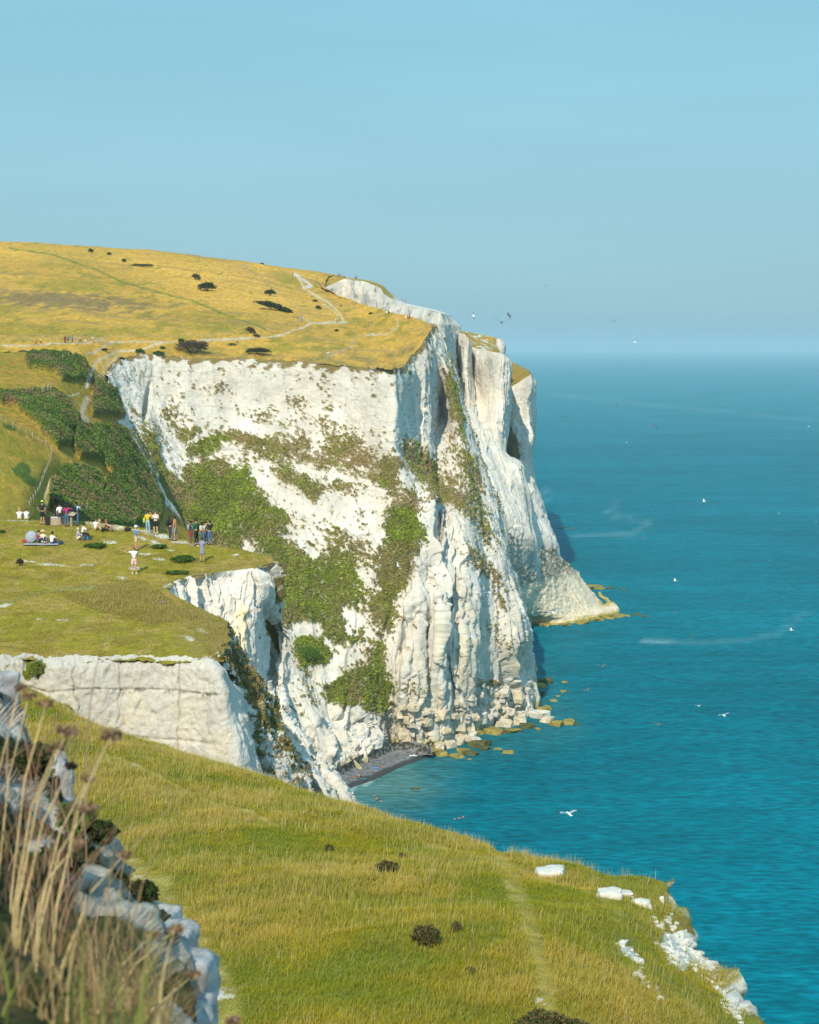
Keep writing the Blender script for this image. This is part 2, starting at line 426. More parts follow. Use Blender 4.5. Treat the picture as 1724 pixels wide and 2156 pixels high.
veg_spots = [  # u, v, ru, rv, angle, weight, green
 (430,945,45,18,-20,.8,.9),(395,920,25,14,0,.7,.3),(500,925,60,14,8,.5,.1),(560,950,70,20,15,.5,.1),(640,950,90,24,20,.55,.15),(445,985,30,14,-30,.5,.9),
 (700,905,60,20,20,.4,.1),(740,950,60,25,20,.5,.1),(820,1000,25,40,-10,.8,.5),(560,880,70,14,12,.25,.1),(450,815,40,10,5,.2,.2),(620,850,50,20,10,.2,.1),
 (480,1060,75,75,10,1.3,.9),(440,1020,50,50,0,1.2,.9),(560,1110,55,40,30,.9,.7),(620,1000,40,18,25,.6,.3),(650,1035,30,30,0,.7,.4),(730,1030,36,20,10,.5,.2),
 (770,990,50,22,15,.5,.1),(850,1120,42,55,-10,1.2,1.),(850,1060,40,36,10,.5,.2),(600,1170,60,28,25,.8,.6),(700,1130,28,24,40,.4,.2),
 (640,1260,80,70,25,1.3,.8),(720,1240,60,40,40,.9,.7),(760,1180,30,60,-40,.4,.3),(830,1200,34,60,0,1.,.6),(800,1290,34,60,0,.7,.4),(700,1190,50,30,45,.7,.4),
 (655,1370,42,30,10,1.1,1.),(770,1440,55,50,0,1.0,.8),(720,1330,50,30,20,.7,.7),(790,1380,26,50,10,.7,.5),(720,1460,36,36,0,1.1,.8),(785,1480,22,26,0,.8,.6),
 (885,990,26,75,-32,.75,.0),(920,1040,20,30,-30,.8,.0),(950,1040,30,60,-28,.45,.0),(985,1000,22,70,-22,.45,.0),(1010,1100,22,60,-18,.35,.0),(985,1180,24,40,-40,.55,.1),(1040,1240,16,60,-15,.5,.1),(1045,1330,14,40,-15,.5,.3),
 (355,870,40,25,60,.35,.3),(370,1050,26,70,-28,1.0,.1),(330,960,18,60,-30,.6,.3),(420,1120,30,60,-30,.9,.3),(455,1150,50,40,0,1.1,.6),(958,850,12,90,-12,.9,.1),(1020,1440,28,12,0,.6,.2),(870,1440,30,16,10,.4,.2),(690,860,14,8,0,.4,.1),(655,800,60,20,10,.12,.2)]
bare_spots = [(640,1330,34,20,10,1.3),(730,1300,18,40,-20,.9),(690,1415,30,12,10,.8),(600,1130,40,26,30,.5),(700,1390,14,10,0,.9),(800,1340,20,20,0,.7),(660,1170,26,14,20,.6),(770,1400,20,8,0,.5),(620,1060,40,30,20,.6),(680,1060,50,30,0,.4)]
b = np.full(u.shape, -0.66); g = np.full(u.shape, 0.12)
for (cu, cv, ru, rv, an, wt_, gr) in veg_spots:
    k = np.clip(ell(uw, vw, cu, cv, ru * 1.4, rv * 1.4, an), 0, 1)
    b = b + wt_ * 1.35 * sst(k, 0, 0.75); g = np.maximum(g, gr * sst(k, 0, 0.4))
for (cu, cv, ru, rv, an, wt_) in bare_spots:
    b = b - wt_ * .8 * sst(np.clip(ell(uw, vw, cu, cv, ru * 1.4, rv * 1.4, an), 0, 1), 0, .7)
b = np.minimum(b, 0.34) - 0.07 + 0.22 * front * sst(v, 800, 950) + 0.1 * front
b = b + .06 * rslope + .05 * (1 - pill)
b = np.where((v > 1490) & (u > 820), b - 0.5, b) - 0.5 * low
RM = M @ np.array([[1, 0, 0], [0, 1, 0], [0.55, 0, 1]])   # streaks run down to the right
tv = fbm(RM, (5, 5, 9), 3, 90) * 0.5 + fbm(RM, (1.3, 1.3, 1.7), 4, 95) * 0.85 + fbm(M, 0.55, 2, 96) * 0.75
veg = sst(b + tv, -0.05, 0.22)
g = np.clip(g + 0.35 * fbm(M, 9, 3, 99), 0, 1)
st = 0.5 * sst(v, 1180, 1350) * sst(u, 830, 870) * sst(fbm(M, (6, 6, 14), 3, 101), -0.2, 0.5)
edge_g = sst(1.25 * np.clip(1 - np.arange(nr) / 30.0, 0, 1)[:, None] ** 1.5 + 1.1 * fbm(M, (2.2, 2.2, 1.6), 4, 131) - 0.75, 0.0, 0.2)
veg_M, g_M = veg, g
alb = chalk_alb(M, np.maximum(veg, edge_g), g, st)
# tide stain on the foot of the cliff
tz = sst(3.5 + 1.5 * fbm(M, 5, 2, 140) - M[..., 2], 0, 2.0)
alb = mixc(alb, (0.42, 0.36, 0.12), 0.7 * tz)
# plants puff out a little
M = M + n * (veg * (0.5 + 0.5 * fbm(M, 1.4, 3, 120)) * e)[..., None]
add_terrain('cliff_face', M, M_CLIFF, alb)

# ================================================================== DOWNS ABOVE THE CLIFF
hcols = [
 [(-420,752,375),(-420,722,392),(-420,690,425),(-420,640,495),(-420,570,595),(-420,490,720)],
 [(-150,744,384),(-150,722,398),(-150,690,430),(-150,640,498),(-150,570,598),(-150,503,720)],
 [(0,742,388),(0,722,402),(0,690,432),(0,640,500),(0,570,600),(0,510,720)],
 [(120,745,392),(120,720,404),(120,690,436),(120,640,505),(120,575,605),(120,515,722)],
 [(180,765,396),(178,725,408),(175,695,438),(175,645,505),(175,580,605),(175,518,723)],
 [mcols[0][0],(215,735,412),(210,700,440),(210,650,505),(210,585,605),(210,521,724)],
 [mcols[1][0],(250,725,425),(250,700,445),(250,650,510),(250,590,605),(255,524,725)],
 [mcols[2][0],(300,722,432),(300,700,450),(300,650,515),(300,590,610),(320,528,728)],
 [mcols[3][0],(400,724,442),(400,700,462),(400,655,520),(410,600,615),(420,540,730)],
 [mcols[4][0],(520,722,450),(520,695,475),(520,655,530),(520,610,620),(520,553,730)],
 [mcols[5][0],(635,720,460),(630,690,495),(610,655,550),(600,620,630),(590,563,730)],
 [mcols[6][0],(745,725,462),(715,690,510),(680,660,560),(645,625,640),(630,569,730)],
 [mcols[7][0],(790,730,460),(760,690,515),(715,655,575),(665,615,660),(650,571,735)],
 [mcols[8][0],(803,728,462),(768,688,520),(721,653,580),(674,613,665),(659,572,737)],
 [mcols[9][0],(828,714,470),(782,679,530),(730,648,590),(682,612,672),(670,574,739)],
 [mcols[10][0],(840,705,478),(790,672,540),(735,645,595),(685,610,675),(680,575,740)],
 [mcols[11][0],(852,692,485),(796,667,543),(738,642,600),(686,608,679),(690,576,741)],
 [mcols[12][0],(860,685,490),(800,664,545),(740,640,602),(686,607,680),(695,577,742)],
 [mcols[13][0],(863,681,495),(806,662,545),(741,639,603),(684,605,682),(700,578,743)],
 [mcols[14][0],(866,676,500),(812,660,545),(742,637,603),(680,603,684),(706,580,745)],
 [mcols[15][0],(869,672,504),(819,659,542),(743,635,605),(676,601,686),(711,581,746)],
 [mcols[16][0],(872,669,507),(825,658,540),(745,634,606),(672,600,688),(716,582,748)],
]
hrows = [[P(*c[L]) for c in hcols] for L in range(6)]
hrows.append([p + np.array([0, 60, -6.0]) for p in hrows[5]])
H = loft(hrows, 420, 640)
H = wobble(H, 1.2, 14)
u, v = UV(H); nr, nc = u.shape
e = np.clip(np.arange(nr) / 20.0, 0, 1)[:, None] * np.clip((nc - 1 - np.arange(nc)) / 12.0, 0, 1)[None, :]
H[..., 2] += e * (0.5 * fbm(H, 14, 3, 201) + 0.22 * fbm(H, (2.5, 4, 3), 3, 205))
ee = np.maximum(np.clip(1 - np.arange(nr) / 24.0, 0, 1)[:, None] * np.ones((1, nc)), 0)
H[..., 2] += (jz(H) - 0.15) * ee
GX = H * np.array([1, 0.4, 1])
patchy = fbm(GX, 30, 4, 210); fine = fbm(GX, (4, 5, 4), 4, 215)
alb = np.broadcast_to(DRY, H.shape).copy()
alb = mixc(alb, OLIVE, sst(patchy * 0.7 + fine * 0.8, -0.15, 0.45) * 0.85)
# golden band between the skyline and the green track, darker brown heath in the middle of the big field
gold = pin(u, v, [(-50,515),(300,535),(560,556),(660,640),(600,660),(430,635),(250,560),(-50,528)], 30) * 0.5 + 0.5
alb = mixc(alb, GOLD * 1.02, gold * 0.85 * sst(fine, -0.5, 0.3))
brown = np.clip(ell(u, v, 120, 632, 330, 30, 4), 0, 1)
alb = mixc(alb, (0.17, 0.115, 0.055), 0.8 * sst(brown * 1.2 + fine * 0.7, 0.25, 0.8))
alb = alb * (1 + .16 * fbm(H * np.array([.5, 1.6, 1]), 38, 3, 218))[..., None]
alb = mixc(alb, (0.24, 0.165, 0.07), .55 * sst(fbm(H * np.array([.4, 2.2, 1]), 16, 3, 219), .1, .6))
green_spots = [(150,600,160,22,3),(60,690,200,20,0),(250,700,200,16,0),(420,690,160,14,4),(600,585,60,18,20),(760,680,70,14,5),(690,735,60,9,0),(840,700,40,12,0),(580,735,150,10,0)]
for q in green_spots:
    alb = mixc(alb, TURF * 1.1, 0.6 * sst(np.clip(ell(u, v, *q), 0, 1) + 0.5 * fine, 0.1, 0.7))
low = pin(u, v, [(225,800),(250,750),(420,740),(560,748),(830,745),(880,700),(930,690),(930,800)], 12) * 0.5 + 0.5
alb = mixc(alb, (0.21, 0.15, 0.065), 0.5 * low * sst(fine, -0.4, 0.4))
alb = mixc(alb, GREENV * 1.2, 0.85 * sst(3.2 - segd(u, v, [(20,522),(110,536),(180,560),(260,595),(330,615),(400,632),(470,660),(540,685),(560,695)]) + 1.5 * fine, 0, 3))
def track(alb, u, v, pts, w, col, fine, k=0.9):
    w = w * .75
    return mixc(alb, col, k * sst(w - segd(u, v, pts) + 0.8 * w * fine, -0.3 * w, 0.6 * w))
alb = track(alb, u, v, [(-20,729),(60,727),(150,724),(215,719),(290,719),(350,722),(430,717),(500,715),(560,712),(590,703)], 2.6, PATHC, fine)
alb = track(alb, u, v, [(430,716),(520,712),(560,711),(600,702),(640,688),(655,681),(700,680),(730,678)], 3.2, PATHC * 1.1, fine)
alb = track(alb, u, v, [(655,681),(640,670),(632,660)], 2.0, PATHC, fine)
alb = track(alb, u, v, [(725,679),(718,665),(705,648),(690,636),(660,620),(640,607),(628,585)], 3.0, PATHC * 1.15, fine)
alb = track(alb, u, v, [(640,607),(655,602),(640,590),(620,576)], 5.5, CHALK * 0.95, fine)
alb = track(alb, u, v, [(700,680),(712,668),(700,652),(680,640)], 2.0, PATHC, fine)
alb = track(alb, u, v, [(838,668),(836,690),(820,702),(760,708)], 1.8, PATHC, fine)
alb = track(alb, u, v, [(690,750),(730,735),(748,720),(745,708)], 2.2, PATHC * 0.75, fine)
alb = track(alb, u, v, [(195,790),(200,765),(215,750),(250,742),(300,735),(340,722)], 4.5, PATHC * 1.15, fine)
alb = track(alb, u, v, [(185,745),(215,732),(232,722)], 4.0, PATHC * 0.9, fine)
alb = mixc(alb, (0.40,0.30,0.15), 0.7*np.clip(ell(u, v, 235, 770, 28, 40, 20)*1.6, 0, 1))
add_terrain('downland_meadow', H, M_MEADOW, alb)
VR = wobble(loft([[P(*c[0]) + np.array([0, .5, .05]) for c in hcols[:6]], [P(*c[0]) + np.array([0, .5, -6.0]) for c in hcols[:6]]], 12, 160), 1.2, 14)
VR[..., 2] += jz(VR) - .15
add_terrain('valley_rim', VR, M_MEADOW, np.broadcast_to(OLIVE, VR.shape).copy())

# ================================================================== UPPER FAR WALL
utop = [(666,606,686),(690,601,697),(720,588,702),(765,593,684),(800,606,660),(825,631,636),(850,641,614),(900,652,580),(929,661,555),(932,662,558),(945,666,592),(938,670,680)]
urows = [[P(*t) for t in utop], [P(*t) + np.array([0, -.8, -14]) for t in utop], [P(*t) + np.array([0, -2, -32]) for t in utop], [P(*t) + np.array([2, -8, -55]) for t in utop], [DZ(t[0] + 6, t[2] - 22, -3) for t in utop]]
U_ = loft(urows, 240, 420); U_ = wobble(U_, 1.5, 14)
n = facing(U_, smooth_n(U_, 14)); e = topfade(*U_.shape[:2], 8)
U_ = fluted(U_, n, 2.2, (10, 10, 60), 0.9, (3.5, 3.5, 30), 0.35, e, 250)
tv = fbm(U_, (4, 4, 2.5), 4, 260)
alb = chalk_alb(U_, 0.9 * sst(tv + 0.35 * topfade(*U_.shape[:2], 5)[::1] * 0 - 0.35, 0.1, 0.3) , np.full(tv.shape, .1))
add_terrain('cliff_upper_bay', U_, M_CLIFF, alb)
ht = [(650,573,735),(672,604,688),(690,600,697),(720,588,702),(765,593,684),(800,606,660),(825,631,636),(850,641,614),(900,652,580),(930,661,556),(945,666,590)]
hu = [[P(*t) for t in ht],
      [P(655,574,740), P(668,574,742), P(690,577,740), P(715,582,735), P(765,589,725), P(805,604,700), P(830,628,680), P(856,639,655), P(904,651,620), P(934,660,600), P(946,666,610)],
      [P(655,560,800)+np.array([0,0,-6]), P(668,574,800)+np.array([0,0,-6]), P(690,580,800)+np.array([0,0,-9]), P(720,590,800)+np.array([0,0,-9]), P(765,600,790), P(800,615,760), P(820,640,740), P(850,650,720), P(890,662,700), P(930,675,690), P(936,678,690)]]
HU = loft(hu, 90, 260); HU = wobble(HU, 1.5, 14)
fine = fbm(HU, 5, 4, 270)
alb = mixc(np.broadcast_to(DRY * 0.85, HU.shape), OLIVE, sst(fine, -0.3, 0.3))
uu, vv = UV(HU)
alb = mixc(alb, CHALK, 0.8 * sst(fine + 1.2 * np.clip(ell(uu, vv, 660, 603, 30, 12, 30), 0, 1) - 0.5, 0, .3))
alb = mixc(alb, CHALK, sst(uu + 30 * fine, 815, 835))
add_terrain('downland_far_edge', HU, M_MEADOW, alb)

# ================================================================== SECOND HEADLAND
scols = [
 [(925,690,660),(930,780,650),(940,850,620),(960,930,580),(985,1010,545),(1000,1250,530)],
 [(945,692,612),(948,780,606),(956,850,592),(985,930,560),(1018,1010,535),(1030,1250,525)],
 [(963,696,594),(968,780,590),(976,870,576),(1012,980,548),(1045,1100,526),(1060,1280,524)],
 [(984,712,584),(986,790,582),(992,880,570),(1030,990,545),(1068,1100,532),(1085,1300,542)],
 [(994,728,596),(996,790,594),(1003,880,576),(1042,992,548),(1080,1105,534),(1095,1300,548)],
 [(1023,737,584),(1024,830,582),(1030,910,570),(1064,1010,550),(1102,1118,537),(1112,1298,560)],
 [(1045,741,578),(1045,830,577),(1046,925,568),(1078,1000,553),(1118,1135,541),(1128,1296,570)],
 [(1056,744,578),(1056,830,577),(1053,935,570),(1089,993,556),(1124,1148,546),(1140,1290,580)],
 [(1056,748,640),(1055,830,640),(1052,935,640),(1080,993,640),(1118,1148,620),(1130,1250,630)],
]
srows = [[P(*c[L]) for c in scols] for L in range(6)]; srows.append([DZ(c[5][0], c[5][2], -3) for c in scols])
S_ = loft(srows, 400, 420, .7); S_ = wobble(S_, 1.2, 14)
u, v = UV(S_); n = facing(S_, smooth_n(S_, 14)); e = topfade(*S_.shape[:2], 8)
stp = sst(v, 1000, 900)
S_ = S_ + n * (e * (stp * (1.1 * saw(S_, 7, .8, (14, 14, 90), 302, .86, .1) + .7 * saw(S_, 3.0, .8, (6, 6, 40), 303, .84) + .5 * facets(S_, (5, 5, 34), 305, 1, .3, .2) + .3 * facets(S_, (1.8, 1.8, 9), 306, 1, .3, .3)) + (1 - stp) * (.8 * saw(S_, 4, .6, (9, 9, 60), 308, .8) + .4 * facets(S_, (4, 4, 20), 309)) + 0.3 * fbm(S_, 1.2, 4, 311)))[..., None]
b = np.full(u.shape, -0.75)
for q, w_ in (((975,880,16,90,-14), .9), ((1000,950,22,90,-25), .6), ((1020,1060,30,60,-25), .7), ((1060,1150,60,40,20), .5)):
    b += w_ * 1.4 * sst(np.clip(ell(u, v, *q), 0, 1), 0, .7)
veg = sst(b + fbm(S_, (2.2, 2.2, 1.6), 4, 320) * 1.1, 0, 0.25)
alb = chalk_alb(S_, veg, np.full(u.shape, .08), 0.25 * sst(v, 780, 820) * sst(fbm(S_, 9, 3, 330), 0, .5))
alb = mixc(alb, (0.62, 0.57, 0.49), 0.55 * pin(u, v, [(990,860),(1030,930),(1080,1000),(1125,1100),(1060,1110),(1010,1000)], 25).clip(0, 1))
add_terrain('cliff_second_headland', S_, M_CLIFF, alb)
gt = [[P(*scols[k_][0]) for k_ in (1, 2, 4, 5, 6, 7)],
      [P(950,691,640), P(975,697,640), P(1000,712,635), P(1020,722,630), P(1042,735,625), P(1056,748,620)],
      [P(955,696,680), P(985,699,675), P(1010,705,660), P(1030,709,650), P(1040,712,645), P(1045,730,640)]]
GT = wobble(loft(gt, 60, 160), 1.2, 14); fine = fbm(GT, (4, 6, 4), 4, 340)
uu, vv = UV(GT)
alb = mixc(np.broadcast_to(DRY * 0.8, GT.shape), OLIVE, sst(fine, -0.3, 0.3)); alb = mixc(alb, CHALK, sst(fine - 0.05, 0, .25))
add_terrain('downland_second_headland', GT, M_MEADOW, alb)
t0 = [(950,694,680),(972,699,672),(1000,704,662),(1022,708,654),(1045,713,645),(1045,716,690)]
T0 = [[P(*t) for t in t0], [P(*t) + np.array([0, -1.5, -14]) for t in t0], [P(*t) + np.array([0, -4, -40]) for t in t0]]
T0 = wobble(loft(T0, 90, 150), 1.2, 14); n = facing(T0, smooth_n(T0, 14)); T0 = fluted(T0, n, 1.2, (9, 9, 60), .8, (3, 3, 20), .3, topfade(90, 150, 5), 350)
add_terrain('cliff_stepped_rim', T0, M_CLIFF, chalk_alb(T0, np.zeros(T0.shape[:2]), np.zeros(T0.shape[:2])))
tp = [[P(*t) for t in t0], [P(t[0], t[1] - 2, t[2] + 40) for t in t0], [P(t[0], t[1] + 4, t[2] + 100) for t in t0]]
TP = wobble(loft(tp, 30, 80), 1.2, 14)
add_terrain('downland_stepped_rim', TP, M_MEADOW, mixc(np.broadcast_to(DRY * .8, TP.shape), CHALK, sst(fbm(TP, 8, 3, 355), -.1, .3)))

# ================================================================== THIRD HEADLAND and its rubble spur
tcols = [
 [(1030,852,648),(1035,915,646),(1045,985,636),(1070,1060,612),(1095,1130,582),(1105,1290,570)],
 [(1054,838,644),(1058,900,642),(1068,985,636),(1090,1060,610),(1115,1130,580),(1125,1290,572)],
 [(1075,817,640),(1078,900,638),(1084,980,630),(1105,1055,606),(1132,1132,582),(1140,1270,582)],
 [(1098,798,638),(1098,900,636),(1098,980,626),(1120,1058,606),(1150,1136,588),(1160,1250,592)],
 [(1112,788,637),(1113,905,635),(1107,970,628),(1132,1066,610),(1163,1140,592),(1178,1240,600)],
 [(1116,789,644),(1117,905,642),(1110,970,634),(1136,1068,616),(1166,1146,598),(1182,1236,606)],
 [(1110,785,720),(1112,915,720),(1106,968,710),(1130,1070,690),(1155,1145,670),(1170,1230,660)],
]
trows = [[P(*c[L]) for c in tcols] for L in range(6)]; trows.append([DZ(c[5][0], c[5][2], -3) for c in tcols])
T_ = wobble(loft(trows, 330, 220), 1.2, 14); u, v = UV(T_); n = facing(T_, smooth_n(T_, 14))
T_ = fluted(T_, n, 0.9, (7, 7, 60), 0.6, (3, 3, 24), 0.35, topfade(330, 220, 8), 400)
b = -0.7 + 2.4 * sst(pin(u + 4 * fbm(T_, 4, 3, 421), v, [(1050,850),(1062,880),(1077,905),(1090,922),(1094,950),(1089,1000),(1062,965),(1045,935)], 9), -.6, .3) + 0.8 * sst(np.clip(ell(u, v, 1150, 1160, 30, 20, 0), 0, 1), 0, .7)
veg = sst(b + fbm(T_, (2.2, 2.2, 1.6), 4, 420), 0, 0.25)
add_terrain('cliff_third_headland', T_, M_CLIFF, chalk_alb(T_, veg, np.full(u.shape, .25), bed=0.5))
tg = [[P(*c[0]) for c in tcols[:6]], [P(1030,800,700), P(1056,795,700), P(1075,790,695), P(1095,785,690), P(1110,780,688), P(1115,783,700)],
      [P(1030,764,780), P(1056,762,780), P(1072,764,770), P(1088,768,760), P(1104,776,750), P(1110,782,740)],
      [P(1030,764,860), P(1056,764,860), P(1072,768,860), P(1088,773,850), P(1100,782,840), P(1106,788,830)]]
TG = wobble(loft(tg, 110, 140), 1.2, 14); fine = fbm(TG, (5, 8, 5), 4, 430)
add_terrain('downland_third_headland', TG, M_MEADOW, mixc(np.broadcast_to(OLIVE * 1.0, TG.shape), DRY * .8, sst(fine, -0.1, 0.4)))
# rubble spur
rr = [[P(1030,1108,515), P(1056,1119,522), P(1085,1133,535), P(1120,1151,552), P(1155,1165,575), P(1186,1178,592), P(1206,1198,604), P(1208,1201,640)],
      [P(1045,1200,512), P(1070,1195,520), P(1100,1198,540), P(1140,1196,560), P(1172,1196,580), P(1200,1205,594), P(1220,1218,606), P(1216,1218,650)],
      [P(1060,1260,520), P(1082,1258,530), P(1115,1240,548), P(1155,1232,564), P(1190,1226,580), P(1222,1232,595), P(1240,1243,610), P(1234,1242,660)],
      [P(1075,1290,535), P(1094,1294,546), P(1125,1292,558), P(1170,1292,565), P(1210,1286,573), P(1248,1276,588), P(1264,1272,606), P(1252,1256,665)],
      [W(1080,1306), W(1098,1311), W(1130,1315), W(1180,1315), W(1232,1308), W(1285,1297), W(1300,1289), W(1262,1255)]]
rr.append([p + np.array([0, -2, -4]) for p in rr[-1]])
RR = wobble(loft(rr, 260, 330), 1.0, 12); u, v = UV(RR); n = facing(RR, smooth_n(RR, 14))
vv0 = sst(v, 1190, 1250)
RR = RR + n * ((1 - .5 * vv0) * (0.7 * facets(RR, (6, 6, 9), 440) + .4 * facets(RR, 1.8, 441)) + 0.35 * fbm(RR, 1.3, 3, 445))[..., None]
rub = sst(1232 + 22 * fbm(RR, 6, 3, 447) - v - 0.30 * (u - 1119), -10, 14)
veg = rub * sst(fbm(RR, (1.7, 1.7, 1.2), 4, 450) + 0.25, -0.1, 0.3)
alb = chalk_alb(RR, 0.75 * veg, np.full(u.shape, .15), 0.55 * (1 - rub))
alb = mixc(alb, (0.66, 0.54, 0.37), .75 * (1 - rub))
alb = mixc(alb, (0.42, 0.34, 0.08), 0.85 * sst(1.7 + 1.2 * fbm(RR, 5, 2, 140) - RR[..., 2], 0, 1.0))
add_terrain('cliff_rubble_spur', RR, M_CLIFF, alb)

# ================================================================== VALLEY BEHIND THE NEAR PROMONTORY
vr = [
 [P(-420,752,375), P(-150,744,384), P(0,742,388), P(120,745,392), P(180,765,396), P(222,792,400), P(250,870,395)],
 [P(-420,820,330), P(-150,812,338), P(0,806,345), P(110,806,352), P(170,825,362), P(225,845,378), P(272,905,390)],
 [P(-420,900,280), P(-150,890,292), P(0,880,302), P(100,878,312), P(160,890,325), P(240,920,345), P(312,965,384)],
 [P(-420,980,235), P(-150,965,248), P(0,950,262), P(100,955,275), P(170,970,292), P(260,1000,322), P(345,1035,376)],
 [P(-420,1060,195), P(-150,1050,210), P(0,1035,225), P(100,1035,238), P(190,1050,262), P(290,1075,300), P(395,1110,362)],
 [P(-420,1150,165), P(-150,1140,178), P(0,1130,195), P(110,1135,205), P(230,1140,235), P(340,1160,285), P(470,1200,350)],
 [P(-420,1300,150), P(-150,1300,160), P(0,1290,175), P(150,1290,190), P(300,1290,215), P(430,1340,270), P(600,1500,340)],
]
vr.insert(0, [p + np.array([0, 14, -1.2]) for p in vr[0]])
V_ = wobble(loft(vr, 430, 430), 1.2, 14); u, v = UV(V_); nr, nc = u.shape; n = facing(V_, smooth_n(V_, 14))
fine = fbm(V_, (3, 3, 3), 4, 500); big = fbm(V_, 16, 3, 505)
# scrub clumps
sc = np.full(u.shape, -0.8)
scrub_polys = [([(51,757),(70,750),(129,752),(172,760),(183,776),(180,787),(199,805),(172,803),(129,803),(113,784),(59,778)], 8),
 ([(199,808),(228,819),(258,835),(279,867),(258,883),(228,878),(193,878),(193,824)], 8), ([(-60,835),(32,835),(113,832),(140,846),(167,889),(161,910),(129,915),(107,905),(67,889),(27,856),(-60,846)], 9),
 ([(75,888),(110,890),(150,925),(150,942),(120,945),(90,920)], 8), ([(161,905),(242,905),(300,926),(330,972),(330,1020),(242,1012),(215,975),(167,967),(150,942)], 9),
 ([(107,1001),(167,991),(205,1008),(218,1031),(210,1050),(228,1063),(282,1104),(282,1120),(172,1120),(102,1071),(105,1023)], 9), ([(222,1007),(325,1020),(342,1060),(340,1090),(330,1115),(280,1112),(230,1060),(217,1048)], 8)]
for pl, so in scrub_polys: sc = np.maximum(sc, pin(u, v, pl, so))
scm = sst(sc + 0.5 * fine, -0.15, 0.25)
bill = np.abs(noise(V_ / 4.5, 511)) * .9 + 0.6 * np.abs(noise(V_ / 1.6, 512)) + .4 * np.abs(noise(V_ / 0.7, 513))
V_ = V_ + (scm * (0.7 + 1.1 * (1 - bill)))[..., None] * (n * 0.5 + np.array([0, 0, 0.6])) + n * (0.3 * fine * (1 - scm))[..., None]
alb = mixc(np.broadcast_to(DRY * 0.75, V_.shape), OLIVE, sst(fine + big, -0.4, 0.3))
alb = mixc(alb, TURF, 0.6 * sst(fine - big, 0.0, 0.5))
sb = mixc(np.broadcast_to(SCRUB, V_.shape), SCRUB * 1.9 + np.array([0.015, 0.012, 0]), sst(fbm(V_, 2.0, 3, 520), -0.1, 0.5))
sb = mixc(sb, SCRUB_B, 0.85 * sst(fbm(V_, (9, 9, 5), 3, 525) - 0.12, 0.1, 0.28))
for q in ((169,955,26,16,15), (118,922,36,18,12), (245,1078,42,18,38), (215,828,16,8,20), (20,850,30,8,10)): sb = mixc(sb, SCRUB_B * 1.1, 0.8 * sst(np.clip(ell(u, v, *q), 0, 1) + .4 * fine, .1, .5))
alb = lerp(alb, sb, scm)
alb = track(alb, u, v, [(198,770),(190,790),(182,815)], 5.0, CHALK * 0.9, fine)
alb = track(alb, u, v, [(184,838),(176,855),(172,872),(182,888)], 9.0, PATHC * 1.1, fine)
steps = (np.abs(((v + 0.15 * u) / 4.2) % 1 - 0.5) < 0.16) & (segd(u, v, [(184,838),(176,855),(172,872),(182,888)]) < 8)
alb = np.where(steps[..., None], alb * 0.72, alb)
alb = track(alb, u, v, [(110,848),(140,838),(165,828)], 3.0, PATHC, fine)
alb = track(alb, u, v, [(126,976),(113,984),(112,1002),(101,1014),(101,1030),(94,1045),(99,1060),(90,1080),(84,1095)], 3.2, PATHC * 1.35, fine)
alb = mixc(alb, DRY * .95, .8 * sst(9 - segd(u, v, [(110,948),(140,970),(175,985),(204,998),(215,1020)]) + 6 * fine, 0, 8) * (1 - .9 * scm))
alb = track(alb, u, v, [(216,1020),(214,1035),(210,1050)], 1.8, PATHC, fine)
rightz = np.maximum(sst(u - (v * 0.62 - 300), -10, 40), sst(pin(u, v, [(238,885),(262,878),(290,880),(345,950),(375,1020),(425,1085),(425,1112),(375,1100),(325,1040),(300,985),(268,925)], 10), -.3, .3))
vg = 0.45 - 1.6 * (pin(u + 10 * fine, v + 10 * big, [(238,885),(262,878),(285,880),(335,950),(355,1000),(425,1085),(425,1112),(375,1095),(325,1040),(300,985),(268,925)], 12).clip(0, 1))
alb = lerp(alb, chalk_alb(V_, sst(fbm(V_, (2.2, 2.2, 1.8), 4, 530) + vg, -.1, .25), np.full(u.shape, .25)), rightz)
VSC = scm
add_terrain('valley_side', V_, M_SCRUB, alb)
# grassy shoulder with the fence
nr_ = [[P(-420,790,185), P(-150,850,200), P(0,882,208), P(55,914,212), P(105,947,215), P(138,970,217)],
       [P(-420,880,172), P(-150,930,185), P(0,955,195), P(50,975,198), P(90,985,203), P(112,1000,208)],
       [P(-420,980,160), P(-150,1010,170), P(0,1030,180), P(40,1040,183), P(70,1050,188), P(90,1060,193)],
       [P(-420,1100,148), P(-150,1110,156), P(0,1120,165), P(40,1130,168), P(60,1140,172), P(78,1150,178)],
       [P(-420,1250,140), P(-150,1250,148), P(0,1250,155), P(40,1250,158), P(60,1260,162), P(75,1270,168)]]
nr_.insert(0, [p + (np.array([0.5, 9, -5.0]) if i_ < 4 else np.array([-1.6, .8, -1.0])) for i_, p in enumerate(nr_[0])])
NS = wobble(loft(nr_, 200, 260), 0.5, 12); u, v = UV(NS); fine = fbm(NS, (2.2, 3, 2.2), 4, 540); NS[..., 2] += 0.25 * fine
alb = mixc(np.broadcast_to(OLIVE * 1.15, NS.shape), DRY * 0.9, sst(fine + fbm(NS, 12, 2, 545), -0.1, 0.6))
alb = mixc(alb, TURF * 1.1, 0.6 * sst(-fine, 0.1, 0.5))
for q in ((45,990,26,22,0), (60,1010,30,14,30), (20,900,20,8,20)): alb = mixc(alb, SCRUB * 1.2, 0.9 * sst(np.clip(ell(u, v, *q), 0, 1) + .4 * fine, .15, .4))
add_terrain('grassy_shoulder', NS, M_TURF, alb)

